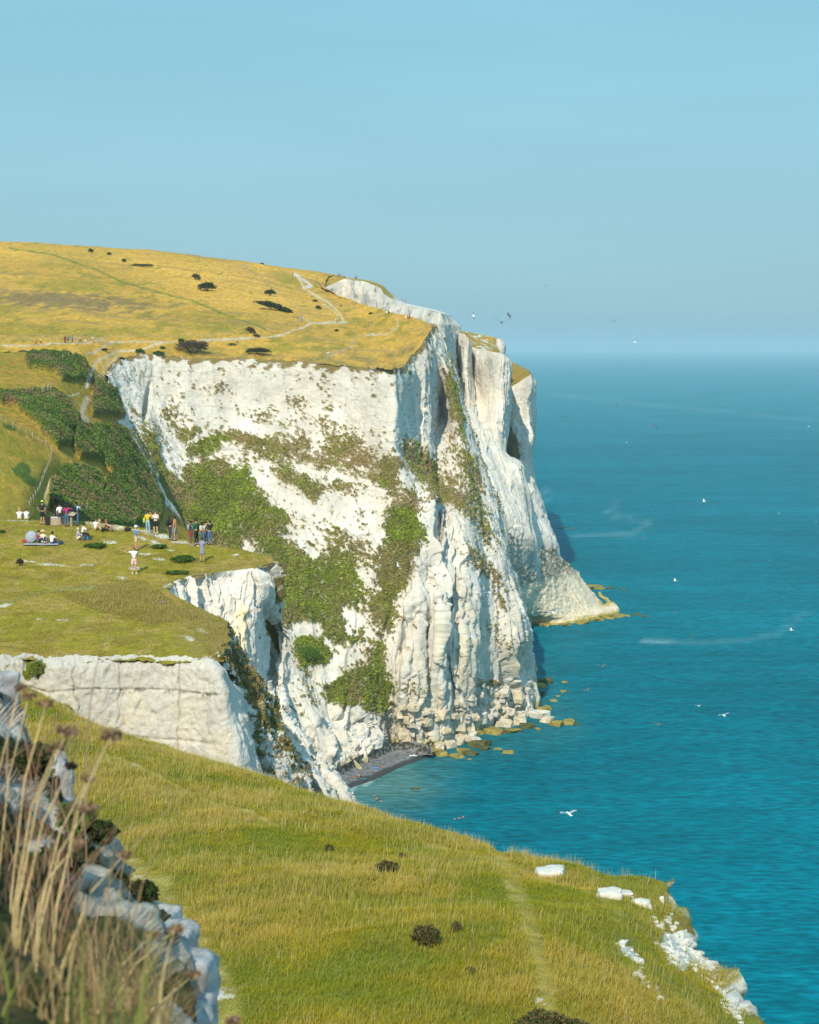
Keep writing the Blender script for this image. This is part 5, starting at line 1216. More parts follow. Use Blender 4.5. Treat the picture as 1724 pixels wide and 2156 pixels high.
# ================================================================== PEOPLE
SKIN = {'l': mat('skin_light', (0.62, 0.38, 0.27), .6, .08), 't': mat('skin_tan', (0.45, 0.25, 0.15), .6, .08), 'd': mat('skin_dark', (0.16, 0.08, 0.05), .6, .08)}
FAB = {'white': (0.78, 0.78, 0.76), 'black': (0.02, 0.02, 0.025), 'navy': (0.03, 0.045, 0.10), 'jeans': (0.07, 0.13, 0.24), 'pale jeans': (0.25, 0.38, 0.48), 'blue': (0.08, 0.27, 0.60), 'teal': (0.02, 0.22, 0.25), 'green': (0.02, 0.10, 0.07),
       'red': (0.45, 0.04, 0.04), 'maroon': (0.26, 0.03, 0.06), 'magenta': (0.38, 0.03, 0.15), 'orange': (0.70, 0.22, 0.06), 'yellow': (0.62, 0.42, 0.03), 'lime': (0.45, 0.65, 0.04), 'beige': (0.55, 0.42, 0.24), 'pink': (0.75, 0.48, 0.50),
       'grey': (0.25, 0.26, 0.28), 'lavender': (0.40, 0.33, 0.48), 'cream': (0.68, 0.60, 0.42), 'skyblue': (0.35, 0.50, 0.65), 'floral': (0.22, 0.26, 0.38), 'straw': (0.62, 0.45, 0.18), 'silver': (0.30, 0.32, 0.36)}
HAIR = {'dark': (0.02, 0.015, 0.012), 'brown': (0.10, 0.055, 0.03), 'blond': (0.45, 0.30, 0.13), 'grey': (0.45, 0.44, 0.42), 'red': (0.35, 0.07, 0.04), 'lime': (0.12, 0.65, 0.08), 'white': (0.8, 0.8, 0.8)}
def fab(c): return mat('cloth_' + c.replace(' ', '_'), FAB[c], .85, .45 if c == 'floral' else .10, 22 if c == 'floral' else 9)
def hairm(c): return mat('hair_' + c, HAIR[c], .7, .2, 30)
def skin_obj(name, verts, edges, rads, m, parent, root=0, sub=1, roots=()):
    bm = bmesh.new(); ly = bm.verts.layers.skin.verify(); vs = []
    for p, r in zip(verts, rads):
        v_ = bm.verts.new(p); v_[ly].radius = (r, r) if not isinstance(r, tuple) else r; vs.append(v_)
    for a, b_ in edges: bm.edges.new((vs[a], vs[b_]))
    for q in (root, *roots): vs[q][ly].use_root = True
    me = bpy.data.meshes.new(name); bm.to_mesh(me); bm.free(); me.materials.append(m)
    o = bpy.data.objects.new(name, me); COL.objects.link(o); o.parent = parent
    k = o.modifiers.new('skin', 'SKIN'); k.use_smooth_shade = True; k.branch_smoothing = .4
    if sub: q = o.modifiers.new('sub', 'SUBSURF'); q.levels = q.render_levels = sub
    return o
def pose(kind, L=None, Rr=None, turn=0.0):
    """joints for a 1.72 m adult facing +Y; arms given as (elbow, hand) offsets from the shoulder"""
    J = {}
    if kind == 'stand':
        J['pel'] = Vector((0, 0, .95)); J['hip'] = [Vector((s * .09, 0, .90)) for s in (-1, 1)]
        J['knee'] = [Vector((-.10, .03, .49)), Vector((.11, .01, .49))]; J['ank'] = [Vector((-.11, -.02, .08)), Vector((.13, -.02, .08))]; lean = Vector((0, .0, 0))
    elif kind == 'walk':
        J['pel'] = Vector((0, 0, .93)); J['hip'] = [Vector((s * .09, 0, .88)) for s in (-1, 1)]
        J['knee'] = [Vector((-.09, .22, .50)), Vector((.09, -.05, .48))]; J['ank'] = [Vector((-.09, .28, .08)), Vector((.09, -.34, .14))]; lean = Vector((0, .03, 0))
    elif kind == 'sit':       # on the ground, knees drawn up
        J['pel'] = Vector((0, 0, .12)); J['hip'] = [Vector((s * .10, .03, .12)) for s in (-1, 1)]
        J['knee'] = [Vector((-.14, .40, .42)), Vector((.16, .38, .44))]; J['ank'] = [Vector((-.10, .62, .06)), Vector((.12, .60, .06))]; lean = Vector((0, .06, 0))
    elif kind == 'sitlong':   # on the ground, legs stretched
        J['pel'] = Vector((0, 0, .12)); J['hip'] = [Vector((s * .10, .03, .12)) for s in (-1, 1)]
        J['knee'] = [Vector((-.12, .45, .22)), Vector((.10, .42, .30))]; J['ank'] = [Vector((-.10, .86, .06)), Vector((.10, .80, .06))]; lean = Vector((0, -.10, 0))
    elif kind == 'seat':      # on something 0.45 m high
        J['pel'] = Vector((0, 0, .52)); J['hip'] = [Vector((s * .10, .03, .51)) for s in (-1, 1)]
        J['knee'] = [Vector((-.12, .42, .50)), Vector((.12, .42, .50))]; J['ank'] = [Vector((-.12, .46, .08)), Vector((.12, .48, .08))]; lean = Vector((0, .08, 0))
    elif kind == 'lie':
        J['pel'] = Vector((0, 0, .12)); J['hip'] = [Vector((s * .10, .03, .12)) for s in (-1, 1)]
        J['knee'] = [Vector((-.12, .45, .14)), Vector((.10, .42, .26))]; J['ank'] = [Vector((-.10, .86, .07)), Vector((.10, .80, .07))]; lean = Vector((0, -.42, -.30))
    p = J['pel']
    J['waist'] = p + Vector((0, 0, .17)) + lean * .4; J['chest'] = p + Vector((0, .01, .36)) + lean * .8; J['neck'] = p + Vector((0, 0, .54)) + lean
    J['head'] = J['neck'] + Vector((0, .03, .12)); J['top'] = J['neck'] + Vector((0, .02, .22))
    J['sh'] = [J['neck'] + Vector((s * .185, 0, -.07)) for s in (-1, 1)]
    dfl = [(Vector((-.06, -.02, -.29)), Vector((-.04, .06, -.54))), (Vector((.06, -.02, -.29)), Vector((.04, .06, -.54)))]
    J['arm'] = []
    for i, q in enumerate((L, Rr)):
        e_, h_ = (Vector(q[0]), Vector(q[1])) if q else dfl[i]
        J['arm'].append((J['sh'][i] + e_, J['sh'][i] + h_))
    return J
ARMS = {'chest': ((.10 * 0 - .05, .10, -.26), (.12, .28, -.16)), 'camL': ((-.10, .16, -.16), (.08, .26, .10)), 'camR': ((.10, .16, -.16), (-.08, .26, .10)), 'crossL': ((-.06, .08, -.26), (.22, .20, -.20)), 'crossR': ((.06, .08, -.26), (-.22, .20, -.22)),
        'selfie': ((-.24, .12, -.05), (-.50, .24, .10)), 'point': ((.20, .18, -.08), (.42, .36, -.02)), 'kneeL': ((-.06, .20, -.22), (.04, .44, -.16)), 'kneeR': ((.06, .20, -.22), (-.04, .44, -.16)), 'backL': ((-.12, -.16, -.24), (-.16, -.26, -.46)), 'backR': ((.12, -.16, -.24), (.16, -.26, -.46)), 'hipL': ((-.20, -.06, -.24), (-.06, .06, -.44)), 'phoneR': ((.06, .06, -.27), (-.04, .28, -.18)), 'phoneL': ((-.06, .06, -.27), (.06, .28, -.18))}
def person(p, face, kind, label, top, bot, skin='l', hair='dark', long=False, arms=(None, None), bottom='trousers', hat=None, bag=None, scale=1.0, near=True, sleeves=.6, shoes='black', group=None, phone=False):
    """face: heading in degrees, 0 = looking away from the camera, 90 = looking left"""
    o = empty('person', p, R(face), label, 'person', group); o.scale = (scale,) * 3
    J = pose(kind, ARMS.get(arms[0]), ARMS.get(arms[1]))
    V, E, Q = [], [], []
    def add(p_, r, par=None):
        V.append(p_); Q.append(r)
        if par is not None: E.append((par, len(V) - 1))
        return len(V) - 1
    pe = add(J['pel'], .125); wa = add(J['waist'], .105, pe); ch = add(J['chest'], (.145, .115), wa); nb = add(J['neck'] + Vector((0, 0, -.03)), .075, ch); ne = add(J['neck'] + Vector((0, .005, .03)), .048, nb)
    he = add(J['head'], (.078, .092), ne); tp = add(J['top'], .062, he)
    roots = []
    for i, s in enumerate((-1, 1)):
        h = add(J['hip'][i], .088, pe); k = add(J['knee'][i], .056, h); a = add(J['ank'][i], .038, k)
        fd = Vector((0, .16, -.045)) if kind != 'sitlong' and kind != 'lie' else Vector((0, .08, .14))
        add(J['ank'][i] + fd, .034, a)
        sh = add(J['sh'][i], .055, nb if False else ch); el = add(J['arm'][i][0], .040, sh); wr = add(J['arm'][i][0].lerp(J['arm'][i][1], .92), .027, el)
        hd = (J['arm'][i][1] - J['arm'][i][0]).normalized(); pm = add(J['arm'][i][1] + hd * .05, (.034, .022), wr)
        if near:
            sd = hd.orthogonal().normalized(); up = hd.cross(sd)
            for f_ in range(5):
                o_ = sd * (.026 - .013 * f_); b0 = V[pm] + o_ * (1.0 if f_ < 4 else 0); ln = (.07, .08, .075, .06, .05)[f_]
                dr = (hd * .9 + up * .35).normalized() if f_ < 4 else (hd * .6 - sd * .8).normalized()
                r0 = add(b0, .009); E_a = add(b0 + hd * ln * .5 + (-sd * .02 if f_ == 4 else Vector()), .0085, r0); add(V[E_a] + dr * ln * .55, .007, E_a); roots.append(r0)
    skin_obj('body', V, E, Q, SKIN[skin], o, pe, 1, roots)
    # shirt or dress
    V, E, Q = [], [], []
    pe = add(J['pel'] + Vector((0, 0, .02)), .142 if bottom != 'dress' else .145); wa = add(J['waist'], .125, pe); ch = add(J['chest'], (.165, .135), wa); nb = add(J['neck'] + Vector((0, 0, -.035)), .092, ch)
    for i in (0, 1):
        sh = add(J['sh'][i], .070, ch)
        if sleeves > 0: add(J['sh'][i].lerp(J['arm'][i][0], sleeves), .058, sh)
        if sleeves >= 1.5: add(J['arm'][i][0].lerp(J['arm'][i][1], .8), .042, len(V) - 1)
    if bottom == 'dress':
        kn = (J['knee'][0] + J['knee'][1]) * .5; a = add(J['pel'].lerp(kn, .5), .175, 0); add(kn + Vector((0, 0, .02)), .20, a)
    skin_obj('shirt' if bottom != 'dress' else 'dress', V, E, Q, fab(top), o, 0, 1)
    if bottom != 'dress':
        V, E, Q = [], [], []
        pe = add(J['pel'], .136); add(J['waist'].lerp(J['pel'], .4), .128, pe)
        for i in (0, 1):
            h = add(J['hip'][i], .104, pe)
            if bottom == 'shorts': add(J['hip'][i].lerp(J['knee'][i], .85), .088, h)
            else: k = add(J['knee'][i], .070, h); add(J['knee'][i].lerp(J['ank'][i], .88), .054, k)
        skin_obj('shorts' if bottom == 'shorts' else 'trousers', V, E, Q, fab(bot), o, pe, 1)
    # shoes
    for i in (0, 1):
        bm = bmesh.new(); a = J['ank'][i]
        lng = kind in ('sitlong', 'lie')
        add_ball(bm, a + (Vector((0, .055, -.04)) if not lng else Vector((0, .03, .05))), (.048, .135, .045) if not lng else (.048, .05, .13), 2)
        from_bm('shoe', bm, fab(shoes), o)
    # hair, hat, face
    hc = J['head'] + Vector((0, .0, .025))
    bm = bmesh.new(); add_ball(bm, hc + Vector((0, -.022, .028)), (.098, .108, .108), 2, .06, 3)
    if long:
        add_ball(bm, hc + Vector((0, -.075, -.10)), (.105, .06, .17), 2, .12, 5)
    from_bm('hair', bm, hairm(hair), o)
    bm = bmesh.new()
    for s in (-1, 1): add_ball(bm, J['head'] + Vector((s * .032, .088, .0)), .011, 1)
    from_bm('eyes', bm, mat('eye_dark', (.02, .015, .01), .3, .1), o)
    bm = bmesh.new(); add_ball(bm, J['head'] + Vector((0, .10, -.025)), (.014, .02, .022), 1); from_bm('nose', bm, SKIN[skin], o)
    bm = bmesh.new(); add_ball(bm, J['head'] + Vector((0, .088, -.065)), (.026, .012, .007), 1); from_bm('mouth', bm, mat('lips', (.35, .12, .10), .5, .05), o)
    for s in (-1, 1):
        bm = bmesh.new(); add_ball(bm, J['head'] + Vector((s * .088, .0, -.01)), (.012, .022, .032), 1); from_bm('ear', bm, SKIN[skin], o)
    if hat:
        bm = bmesh.new(); add_ball(bm, hc + Vector((0, -.01, .075)), (.115, .12, .085), 2)
        if hat[0] == 'sun': add_ball(bm, hc + Vector((0, 0, .05)), (.22, .22, .02), 2)
        else: add_ball(bm, hc + Vector((0, .11, .055)), (.075, .10, .012), 2)
        from_bm('hat', bm, fab(hat[1]), o)
    if bag:
        if bag[0] == 'back':
            bm = bmesh.new(); add_box(bm, J['chest'] + Vector((0, -.20, -.05)), (.28, .16, .42), bev=.05)
            bp_ = from_bm('backpack', bm, fab(bag[1]), o)
            bm = bmesh.new()
            for s in (-1, 1): add_tube(bm, [J['chest'] + Vector((s * .10, -.14, .14)), J['sh'][0 if s < 0 else 1] + Vector((-s * .07, .02, .08)), J['chest'] + Vector((s * .11, .14, -.02)), J['chest'] + Vector((s * .13, -.10, -.20))], .018, 5)
            from_bm('strap', bm, fab(bag[1]), bp_)
        else:
            bm = bmesh.new(); add_box(bm, J['hip'][0] + Vector((-.16, -.02, .12)), (.12, .34, .34), bev=.04); bp_ = from_bm('shoulder_bag', bm, fab(bag[1]), o)
            bm = bmesh.new(); add_tube(bm, [J['hip'][0] + Vector((-.16, -.10, .28)), J['sh'][0] + Vector((.02, -.02, .08)), J['hip'][0] + Vector((-.16, .10, .28))], .016, 5); from_bm('strap', bm, fab(bag[1]), bp_)
    if phone:
        q = J['arm'][0 if arms[0] in ('selfie', 'camL', 'phoneL') else 1][1]
        h_ = empty('phone', o.matrix_basis @ (q + Vector((0, .06, .06))), R(face), 'phone held up by the ' + phone, 'phone')
        bm = bmesh.new(); add_box(bm, (0, 0, 0), (.075, .012, .15), bev=.004); from_bm('phone_case', bm, fab('black'), h_)
        bm = bmesh.new(); add_box(bm, (0, -.009, 0), (.066, .004, .135)); from_bm('phone_screen', bm, mat('glass_dark', (.02, .03, .04), .15, .1), h_)
    return o
PR = ['promontory_turf']
GP_ = 'visitors on the promontory'
def pp(u, v, *a, **k): return person(on(PR, u, v), *a, group=GP_, **k)
pp(42,1091,5,'sit','person in a white shirt sitting with back turned, leftmost at the rear edge','white','beige',hair='blond',arms=('kneeL','kneeR'))
pp(54.5,1091,-5,'sit','person in a white top with hair up, sitting second from left at the rear edge','white','beige',hair='brown',arms=('kneeL','kneeR'),sleeves=.3)
pp(90,1103.6,-20,'stand','man in black T-shirt and shorts wearing a bright green cap','black','black',bottom='shorts',skin='t',hair='dark',hat=('cap','lime'),arms=('hipL',None),scale=1.04)
pl_p = on(PR, 121, 1104)
person(pl_p + Vector((-.15, .15, .12)),10,'seat','woman with long black hair in a dotted black top sitting on the stone plinth','black','black',hair='dark',long=True,arms=('kneeL','kneeR'),sleeves=1.0,group=GP_)
person(pl_p + Vector((.28, -.35, .0)),25,'stand','person in a white shirt and dark trousers leaning beside the stone plinth','white','navy',hair='dark',arms=(None,'kneeR'),sleeves=1.0,scale=.94,group=GP_)
pp(140.5,1108,-15,'stand','woman with curly black hair in a magenta top and jeans at the information board','magenta','jeans',skin='d',hair='dark',long=True,arms=(None,'point'),sleeves=1.0,scale=.98)
pp(161.3,1107,-35,'stand','man in pale blue shirt and jeans with a black backpack raising a camera','skyblue','jeans',skin='d',hair='dark',arms=('camL','camR'),sleeves=1.0,bag=('back','black'),scale=1.04)
pp(79,1141.5,-110,'sit','dark-haired person in red and navy sitting behind the grey parasol','maroon','navy',hair='dark',arms=('kneeL','kneeR'),sleeves=1.0)
pp(89,1143,-20,'sit','person in a wide straw hat and cream top on the picnic rug','cream','cream',hair='blond',hat=('sun','straw'),arms=('kneeL','kneeR'),sleeves=1.0)
pp(108,1145.5,-35,'sit','dark-haired man in a white T-shirt and navy shorts on the picnic rug','white','navy',skin='t',hair='dark',bottom='shorts',arms=('kneeL','kneeR'),bag=None)
pp(162,1136.5,-80,'sit','grey-haired man in a lavender shirt sitting with legs stretched on the turf','lavender','cream',hair='grey',arms=('kneeL','kneeR'),sleeves=1.0,shoes='white')
pp(173.5,1137.5,-70,'seat','person in a white top and black trousers sitting on a low folding stool','white','black',skin='d',hair='dark',arms=('kneeL','kneeR'),sleeves=1.0)
pp(200,1116,-30,'sit','person in a white T-shirt with short brown hair, left of the seated trio','white','beige',bottom='shorts',hair='brown',arms=('kneeL','kneeR'))
pp(212,1118.5,-70,'sitlong','woman with very long blond hair and bare legs in the middle of the seated trio','beige','black',bottom='shorts',skin='t',hair='blond',long=True,arms=('backL','kneeR'),sleeves=0)
pp(222,1118,-75,'sit','woman with red-brown hair hugging her knees, right of the seated trio','black','black',bottom='shorts',skin='t',hair='red',long=True,arms=('kneeL','kneeR'),sleeves=0)
pp(285,1158,-65,'stand','man in a blue T-shirt, beige shorts and white cap looking at his phone','blue','beige',bottom='shorts',skin='t',hair='grey',hat=('cap','white'),arms=('phoneL','phoneR'),phone='man in the white cap')
pp(283,1207.5,20,'stand','man in white T-shirt and pink shorts holding out a phone to the left','white','pink',bottom='shorts',skin='t',hair='red',arms=('selfie','chest'),phone='man in pink shorts',shoes='white',scale=1.04)
pp(311,1124,-15,'stand','woman in a mustard yellow top and pale jeans with a lime shoulder bag','yellow','pale jeans',hair='dark',arms=(None,'camR'),sleeves=1.4,bag=('side','lime'),shoes='yellow')
pp(327.5,1125,170,'stand','fair man in a white vest and black shorts with his arms folded, facing the camera','white','black',bottom='shorts',hair='brown',arms=('crossL','crossR'),sleeves=0,scale=1.04)
pp(358,1136.5,-60,'stand','woman with long black hair in dark top and jeans carrying a small backpack','black','navy',hair='dark',long=True,arms=(None,'phoneR'),sleeves=1.0,bag=('back','black'),skin='t')
pp(369,1138,75,'stand','man in an orange vest and grey shorts pointing ahead','orange','grey',bottom='shorts',skin='t',hair='dark',arms=(None,'point'),sleeves=.2,scale=1.02)
pp(402,1146,-60,'stand','man in a black T-shirt and dark red shorts with his hand raised','black','maroon',bottom='shorts',skin='d',hair='dark',arms=(None,'phoneR'),bag=('back','grey'),shoes='grey',scale=.98)
pp(413,1147,60,'stand','tall man in a dark green shirt and black trousers','green','black',skin='t',hair='dark',arms=('phoneL',None),sleeves=1.6,scale=1.08)
pp(427,1146.6,-40,'stand','woman in a pale blue top with a brown backpack','skyblue','jeans',skin='t',hair='dark',long=True,arms=('camL',None),bag=('back','beige'),scale=.94)
pp(434,1144.5,-20,'stand','person in beige half hidden behind the brown backpack','beige','navy',skin='t',hair='dark',arms=('camL','camR'),scale=.94)
pp(442,1146.6,30,'stand','man in a black T-shirt and teal jeans taking a picture, rightmost of the group','black','jeans',skin='t',hair='dark',arms=('camL','camR'),scale=1.0)
pp(425,1183,-10,'stand','woman in a floral blue dress standing alone near the chalk notch','floral','floral',bottom='dress',skin='t',hair='dark',arms=('phoneL','phoneR'),sleeves=.7,scale=.97)

# ---- things on the promontory
bm = bmesh.new(); n_ = 28
M_STONE = mat('drum_stone', (0.36, 0.28, 0.19), .9, .3, 14, bump=.7)
pl = empty('stone_plinth', pl_p, 0, 'round flint and mortar plinth with people gathered on it', 'plinth')
g = bmesh.ops.create_cone(bm, cap_ends=True, segments=n_, radius1=.52, radius2=.50, depth=.55); bmesh.ops.translate(bm, vec=(0, 0, .27), verts=g['verts']); from_bm('drum', bm, M_STONE, pl, False)
bm = bmesh.new(); g = bmesh.ops.create_cone(bm, cap_ends=True, segments=n_, radius1=.50, radius2=.44, depth=.06); bmesh.ops.translate(bm, vec=(0, 0, .582), verts=g['verts']); from_bm('cap_stone', bm, mat('cap_stone', (.42, .38, .32), .9, .15), pl, False)
bn = empty('litter_bin', on(PR, 102, 1105), R(8), 'square black bin standing beside the stone plinth', 'bin')
bm = bmesh.new(); add_box(bm, (0, 0, .28), (.42, .42, .56), bev=.03); from_bm('bin_body', bm, fab('black'), bn, False)
bm = bmesh.new(); add_box(bm, (0, 0, .585), (.46, .46, .05), bev=.02); from_bm('lid', bm, fab('black'), bn, False)
ib = empty('information_board', on(PR, 150, 1107), R(-25), 'wooden lectern information board with a sloping panel', 'information board')
bm = bmesh.new(); add_box(bm, (0, 0, .42), (.14, .14, .95)); from_bm('post', bm, M_WOOD, ib, False)
bm = bmesh.new(); add_box(bm, (0, 0, 0), (.80, .55, .07), bev=.015); q = from_bm('panel', bm, M_WOOD, ib, False); q.location = (0, 0, .95); q.rotation_euler = (R(28), 0, 0)
# parasol lying on its side
pa = empty('parasol', on(PR, 64.5, 1141), 0, 'large silver-grey umbrella resting on the picnic rug', 'umbrella')
bm = bmesh.new(); ap = bm.verts.new((0, 0, .28)); rg_ = []
for r_, z_ in ((.30, .22), (.52, .08), (.62, -.06)): rg_.append([bm.verts.new((math.cos(t) * r_ * (1 if k % 2 else .95), math.sin(t) * r_ * (1 if k % 2 else .95), z_)) for k, t in enumerate([2 * math.pi * j / 16 for j in range(16)])])
for k in range(16):
    bm.faces.new((ap, rg_[0][k], rg_[0][(k + 1) % 16]))
    for a_, b_ in zip(rg_[:-1], rg_[1:]): bm.faces.new((a_[k], b_[k], b_[(k + 1) % 16], a_[(k + 1) % 16]))
cn = from_bm('canopy', bm, fab('silver'), pa, False); cn.scale = (.74,) * 3; cn.rotation_euler = (R(68), 0, R(-12)); cn.location = (0, -.1, .42)
so_ = cn.modifiers.new('thick', 'SOLIDIFY'); so_.thickness = .006
bm = bmesh.new(); add_tube(bm, [(0, 0, .30), (0, 0, -.55)], .012, 6); q = from_bm('shaft', bm, fab('grey'), pa); q.rotation_euler = (R(68), 0, R(-12)); q.location = (0, -.1, .42)
def rug(u, v, w_, l_, col, label, rz=0):
    p = on(PR, u, v); bm = bmesh.new(); bmesh.ops.create_grid(bm, x_segments=16, y_segments=16, size=.5)
    for v_ in bm.verts: v_.co = Vector((v_.co.x * w_, v_.co.y * l_, .03 + .02 * float(noise(np.array((v_.co.x * 7, v_.co.y * 7, 0)), 5))))
    o = from_bm('picnic_rug', bm, fab(col), None); o.location = p; o.rotation_euler = (0, 0, rz); q = o.modifiers.new('t', 'SOLIDIFY'); q.thickness = .02
    return tag(o, label, 'rug')
rug(90, 1143.5, 2.5, 1.8, 'silver', 'pale grey picnic rug under the umbrella party')
def bagobj(u, v, s_, col, label, nm='bag', gr=PR):
    p = on(gr, u, v); o = empty(nm, p, R(20), label, 'bag')
    bm = bmesh.new(); add_ball(bm, (0, 0, s_ * .32), (s_ * .6, s_ * .35, s_ * .4), 2, .15, 4); from_bm('bag_body', bm, fab(col), o)
    bm = bmesh.new(); add_tube(bm, [(-s_ * .3, 0, s_ * .55), (-s_ * .1, 0, s_ * .85), (s_ * .1, 0, s_ * .85), (s_ * .3, 0, s_ * .55)], .015, 5); from_bm('handle', bm, fab(col), o)
bagobj(269, 1118, .45, 'black', 'black bag lying on the bare chalk left of the yellow top'); bagobj(182, 1136, .45, 'blue', 'blue rucksack beside the person on the stool', 'rucksack')
bagobj(128, 1145.5, .35, 'navy', 'dark bag at the right end of the picnic rug'); bagobj(51, 1141.5, .3, 'red', 'small red bag at the left end of the picnic rug')
st = empty('folding_stool', on(PR, 174, 1138), 0, 'low folding stool carrying the person in black trousers', 'stool')
bm = bmesh.new(); add_box(bm, (0, 0, .40), (.36, .32, .03)); from_bm('stool_seat', bm, fab('navy'), st, False)
for a_, b_ in (((-.16, -.14, 0), (.16, -.14, .39)), ((.16, -.14, 0), (-.16, -.14, .39)), ((-.16, .14, 0), (.16, .14, .39)), ((.16, .14, 0), (-.16, .14, .39))):
    bm = bmesh.new(); add_tube(bm, [a_, b_], .014, 6); from_bm('leg', bm, M_WIRE, st)

# ---- walkers on the path and on the headland
GW = 'walkers on the distant paths'
def wk(u, v, face, kind, label, top, bot, ground=HM, **k):
    return person(on(ground, u, v), face, kind, label, top, bot, near=False, group=GW, **k)
walk = [(75,726,-90,'walk','walker in orange, leftmost on the long path','orange','maroon',{}),(87,725,-90,'walk','walker in white shirt and black trousers, second from left on the path','white','black',{}),
 (109,725.5,-90,'stand','walker in a long lime green dress on the path','lime','lime',{'bottom':'dress'}),(136,721,60,'stand','person in red at the left end of the cluster on the path','red','maroon',{'skin':'d'}),
 (139.5,721,-90,'stand','person in dark red, second in the cluster on the path','maroon','navy',{'skin':'d'}),(143,721,0,'stand','person in teal in the middle of the cluster on the path','teal','navy',{'skin':'d'}),
 (146,722,0,'stand','small child in red at the front of the cluster','red','skyblue',{'scale':.65}),(151.5,721,-40,'stand','person in blue at the right end of the cluster on the path','blue','navy',{'skin':'d'}),
 (163,721,90,'stand','walker in a pale blue robe between the cluster and the gate','skyblue','skyblue',{'bottom':'dress'}),(169,721,-90,'walk','walker in white top and black trousers near the gate','white','black',{}),
 (181,720,90,'walk','walker in red and white near the gate','red','white',{}),(195,719.5,120,'walk','walker in white and red passing through the gate','white','red',{'bottom':'shorts'}),
 (499.5,723,90,'walk','lone walker in white top and black trousers above the cliff','white','black',{}),(617,581,0,'walk','walker in red and black at the top of the chalk track','red','black',{'skin':'d'}),
 (633,586,90,'stand','person in a pale top, left of the pair on the bare chalk track','cream','maroon',{}),(637.5,586,-90,'stand','person in white, right of the pair on the bare chalk track','white','black',{}),
 (627,676.5,0,'stand','person in black at the wooden gate on the track','black','black',{}),(634,676,0,'stand','person in grey right of the wooden gate on the track','grey','black',{}),
 (694,680,90,'stand','walker in dark clothes at the track junction, left one','black','beige',{}),(709.5,680,-90,'stand','walker in black at the track junction, right one','black','black',{}),
 (719,645,60,'sit','person in black sitting on the meadow beside the track','black','black',{}),
 (814,659.5,0,'sit','person in white sitting at the headland edge, left one','white','white',{}),(817.5,660,0,'sit','person in black sitting at the headland edge, right one','black','black',{}),
 (853.4,671,0,'stand','person in pale blue standing at the far turf edge','skyblue','white',{}),(858.5,671.5,0,'sit','person in red sitting at the far turf edge','red','black',{}),(862.5,672,0,'stand','tall dark figure standing at the far turf edge','maroon','black',{'scale':1.1})]
for (a, b_, f_, kd, lb, tp_, bt_, kw) in walk: wk(a, b_, f_, kd, lb, tp_, bt_, **kw)
for (a, b_, f_, lb, tp_, bt_, kd) in ((706,583,0,'person in beige at the left of the skyline party','beige','beige','stand'),(713,583.5,0,'person in black second from left in the skyline party','black','black','stand'),(716,583.5,0,'person in dark blue third from left in the skyline party','navy','black','stand'),
   (722,584,0,'person in grey fourth from left in the skyline party','grey','navy','stand'),(725,584.5,0,'person in cream at the right of the skyline party','cream','black','stand'),(748,588,0,'child in blue on the skyline to the right of the party','blue','navy','stand'),(751,588.5,0,'adult in blue on the skyline to the right of the party','blue','navy','stand'),
   (848,640,90,'person in red alone on the narrow chalk ridge','red','red','stand'),(853.5,641,-90,'person in green and black on the narrow chalk ridge','green','black','stand')):
    wk(a, b_, f_, kd, lb, tp_, bt_, ground=['downland_far_edge'])
wk(983, 706, 0, 'stand', 'tiny person in white on the stepped rim of the second headland', 'white', 'maroon', ground=['downland_second_headland', 'downland_stepped_rim'])
# ---- bathers
GB = 'people on the little beach'
for (a, b_, f_, kd, lb, tp_, bt_, sk) in ((751,1638,-80,'lie','sunbather lying at the left end of the beach','red','black','t'),(757,1635,-60,'sitlong','bather in white leaning back at the left end of the beach','white','black','t'),(804,1616,-90,'sitlong','bather in orange sitting in the middle of the beach','orange','orange','t'),
     (874,1590,-90,'lie','sunbather on a towel at the right end of the beach','pink','black','t'),(878,1588,90,'sit','dark-haired person sitting at the right end of the beach','maroon','black','d')):
    person(on('beach', a, b_), f_, kd, lb, tp_, bt_, skin=sk, bottom='shorts', sleeves=0, near=False, group=GB)
for (a, b_, lb, c_) in ((762,1640,'green towel laid beside the two sunbathers','teal'),(790,1617,'blue towel and bag in the middle of the beach','blue'),(869,1591,'pale towel at the right end of the beach','white')):
    bm = bmesh.new(); add_box(bm, (0, 0, .06), (1.8, .8, .03), bev=.01); o_ = from_bm('towel', bm, fab(c_), None, False); o_.location = on('beach', a, b_); o_.rotation_euler = (0, 0, R(-15)); tag(o_, lb, 'towel')
for (a, b_, dz, lb) in ((793,1686,-.75,'bather standing waist-deep, nearest to the beach'),(803,1688,-1.25,'swimmer with head above water right of the standing bather'),(788,1675,-1.3,'swimmer close to the shingle left of the standing bather'),(848,1716,-1.35,'lone swimmer between the beach and the grassy crest'),
     (957,1725,-1.3,'left one of three swimmers far from the beach'),(967,1723.5,-1.25,'middle one of three swimmers far from the beach'),(975,1721.5,-1.2,'right one of three swimmers far from the beach')):
    person(sea_at(a, b_) + Vector((0, 0, dz)), 30, 'stand', lb, 'red', 'black', skin='t', bottom='shorts', sleeves=0, near=False, group='swimmers')

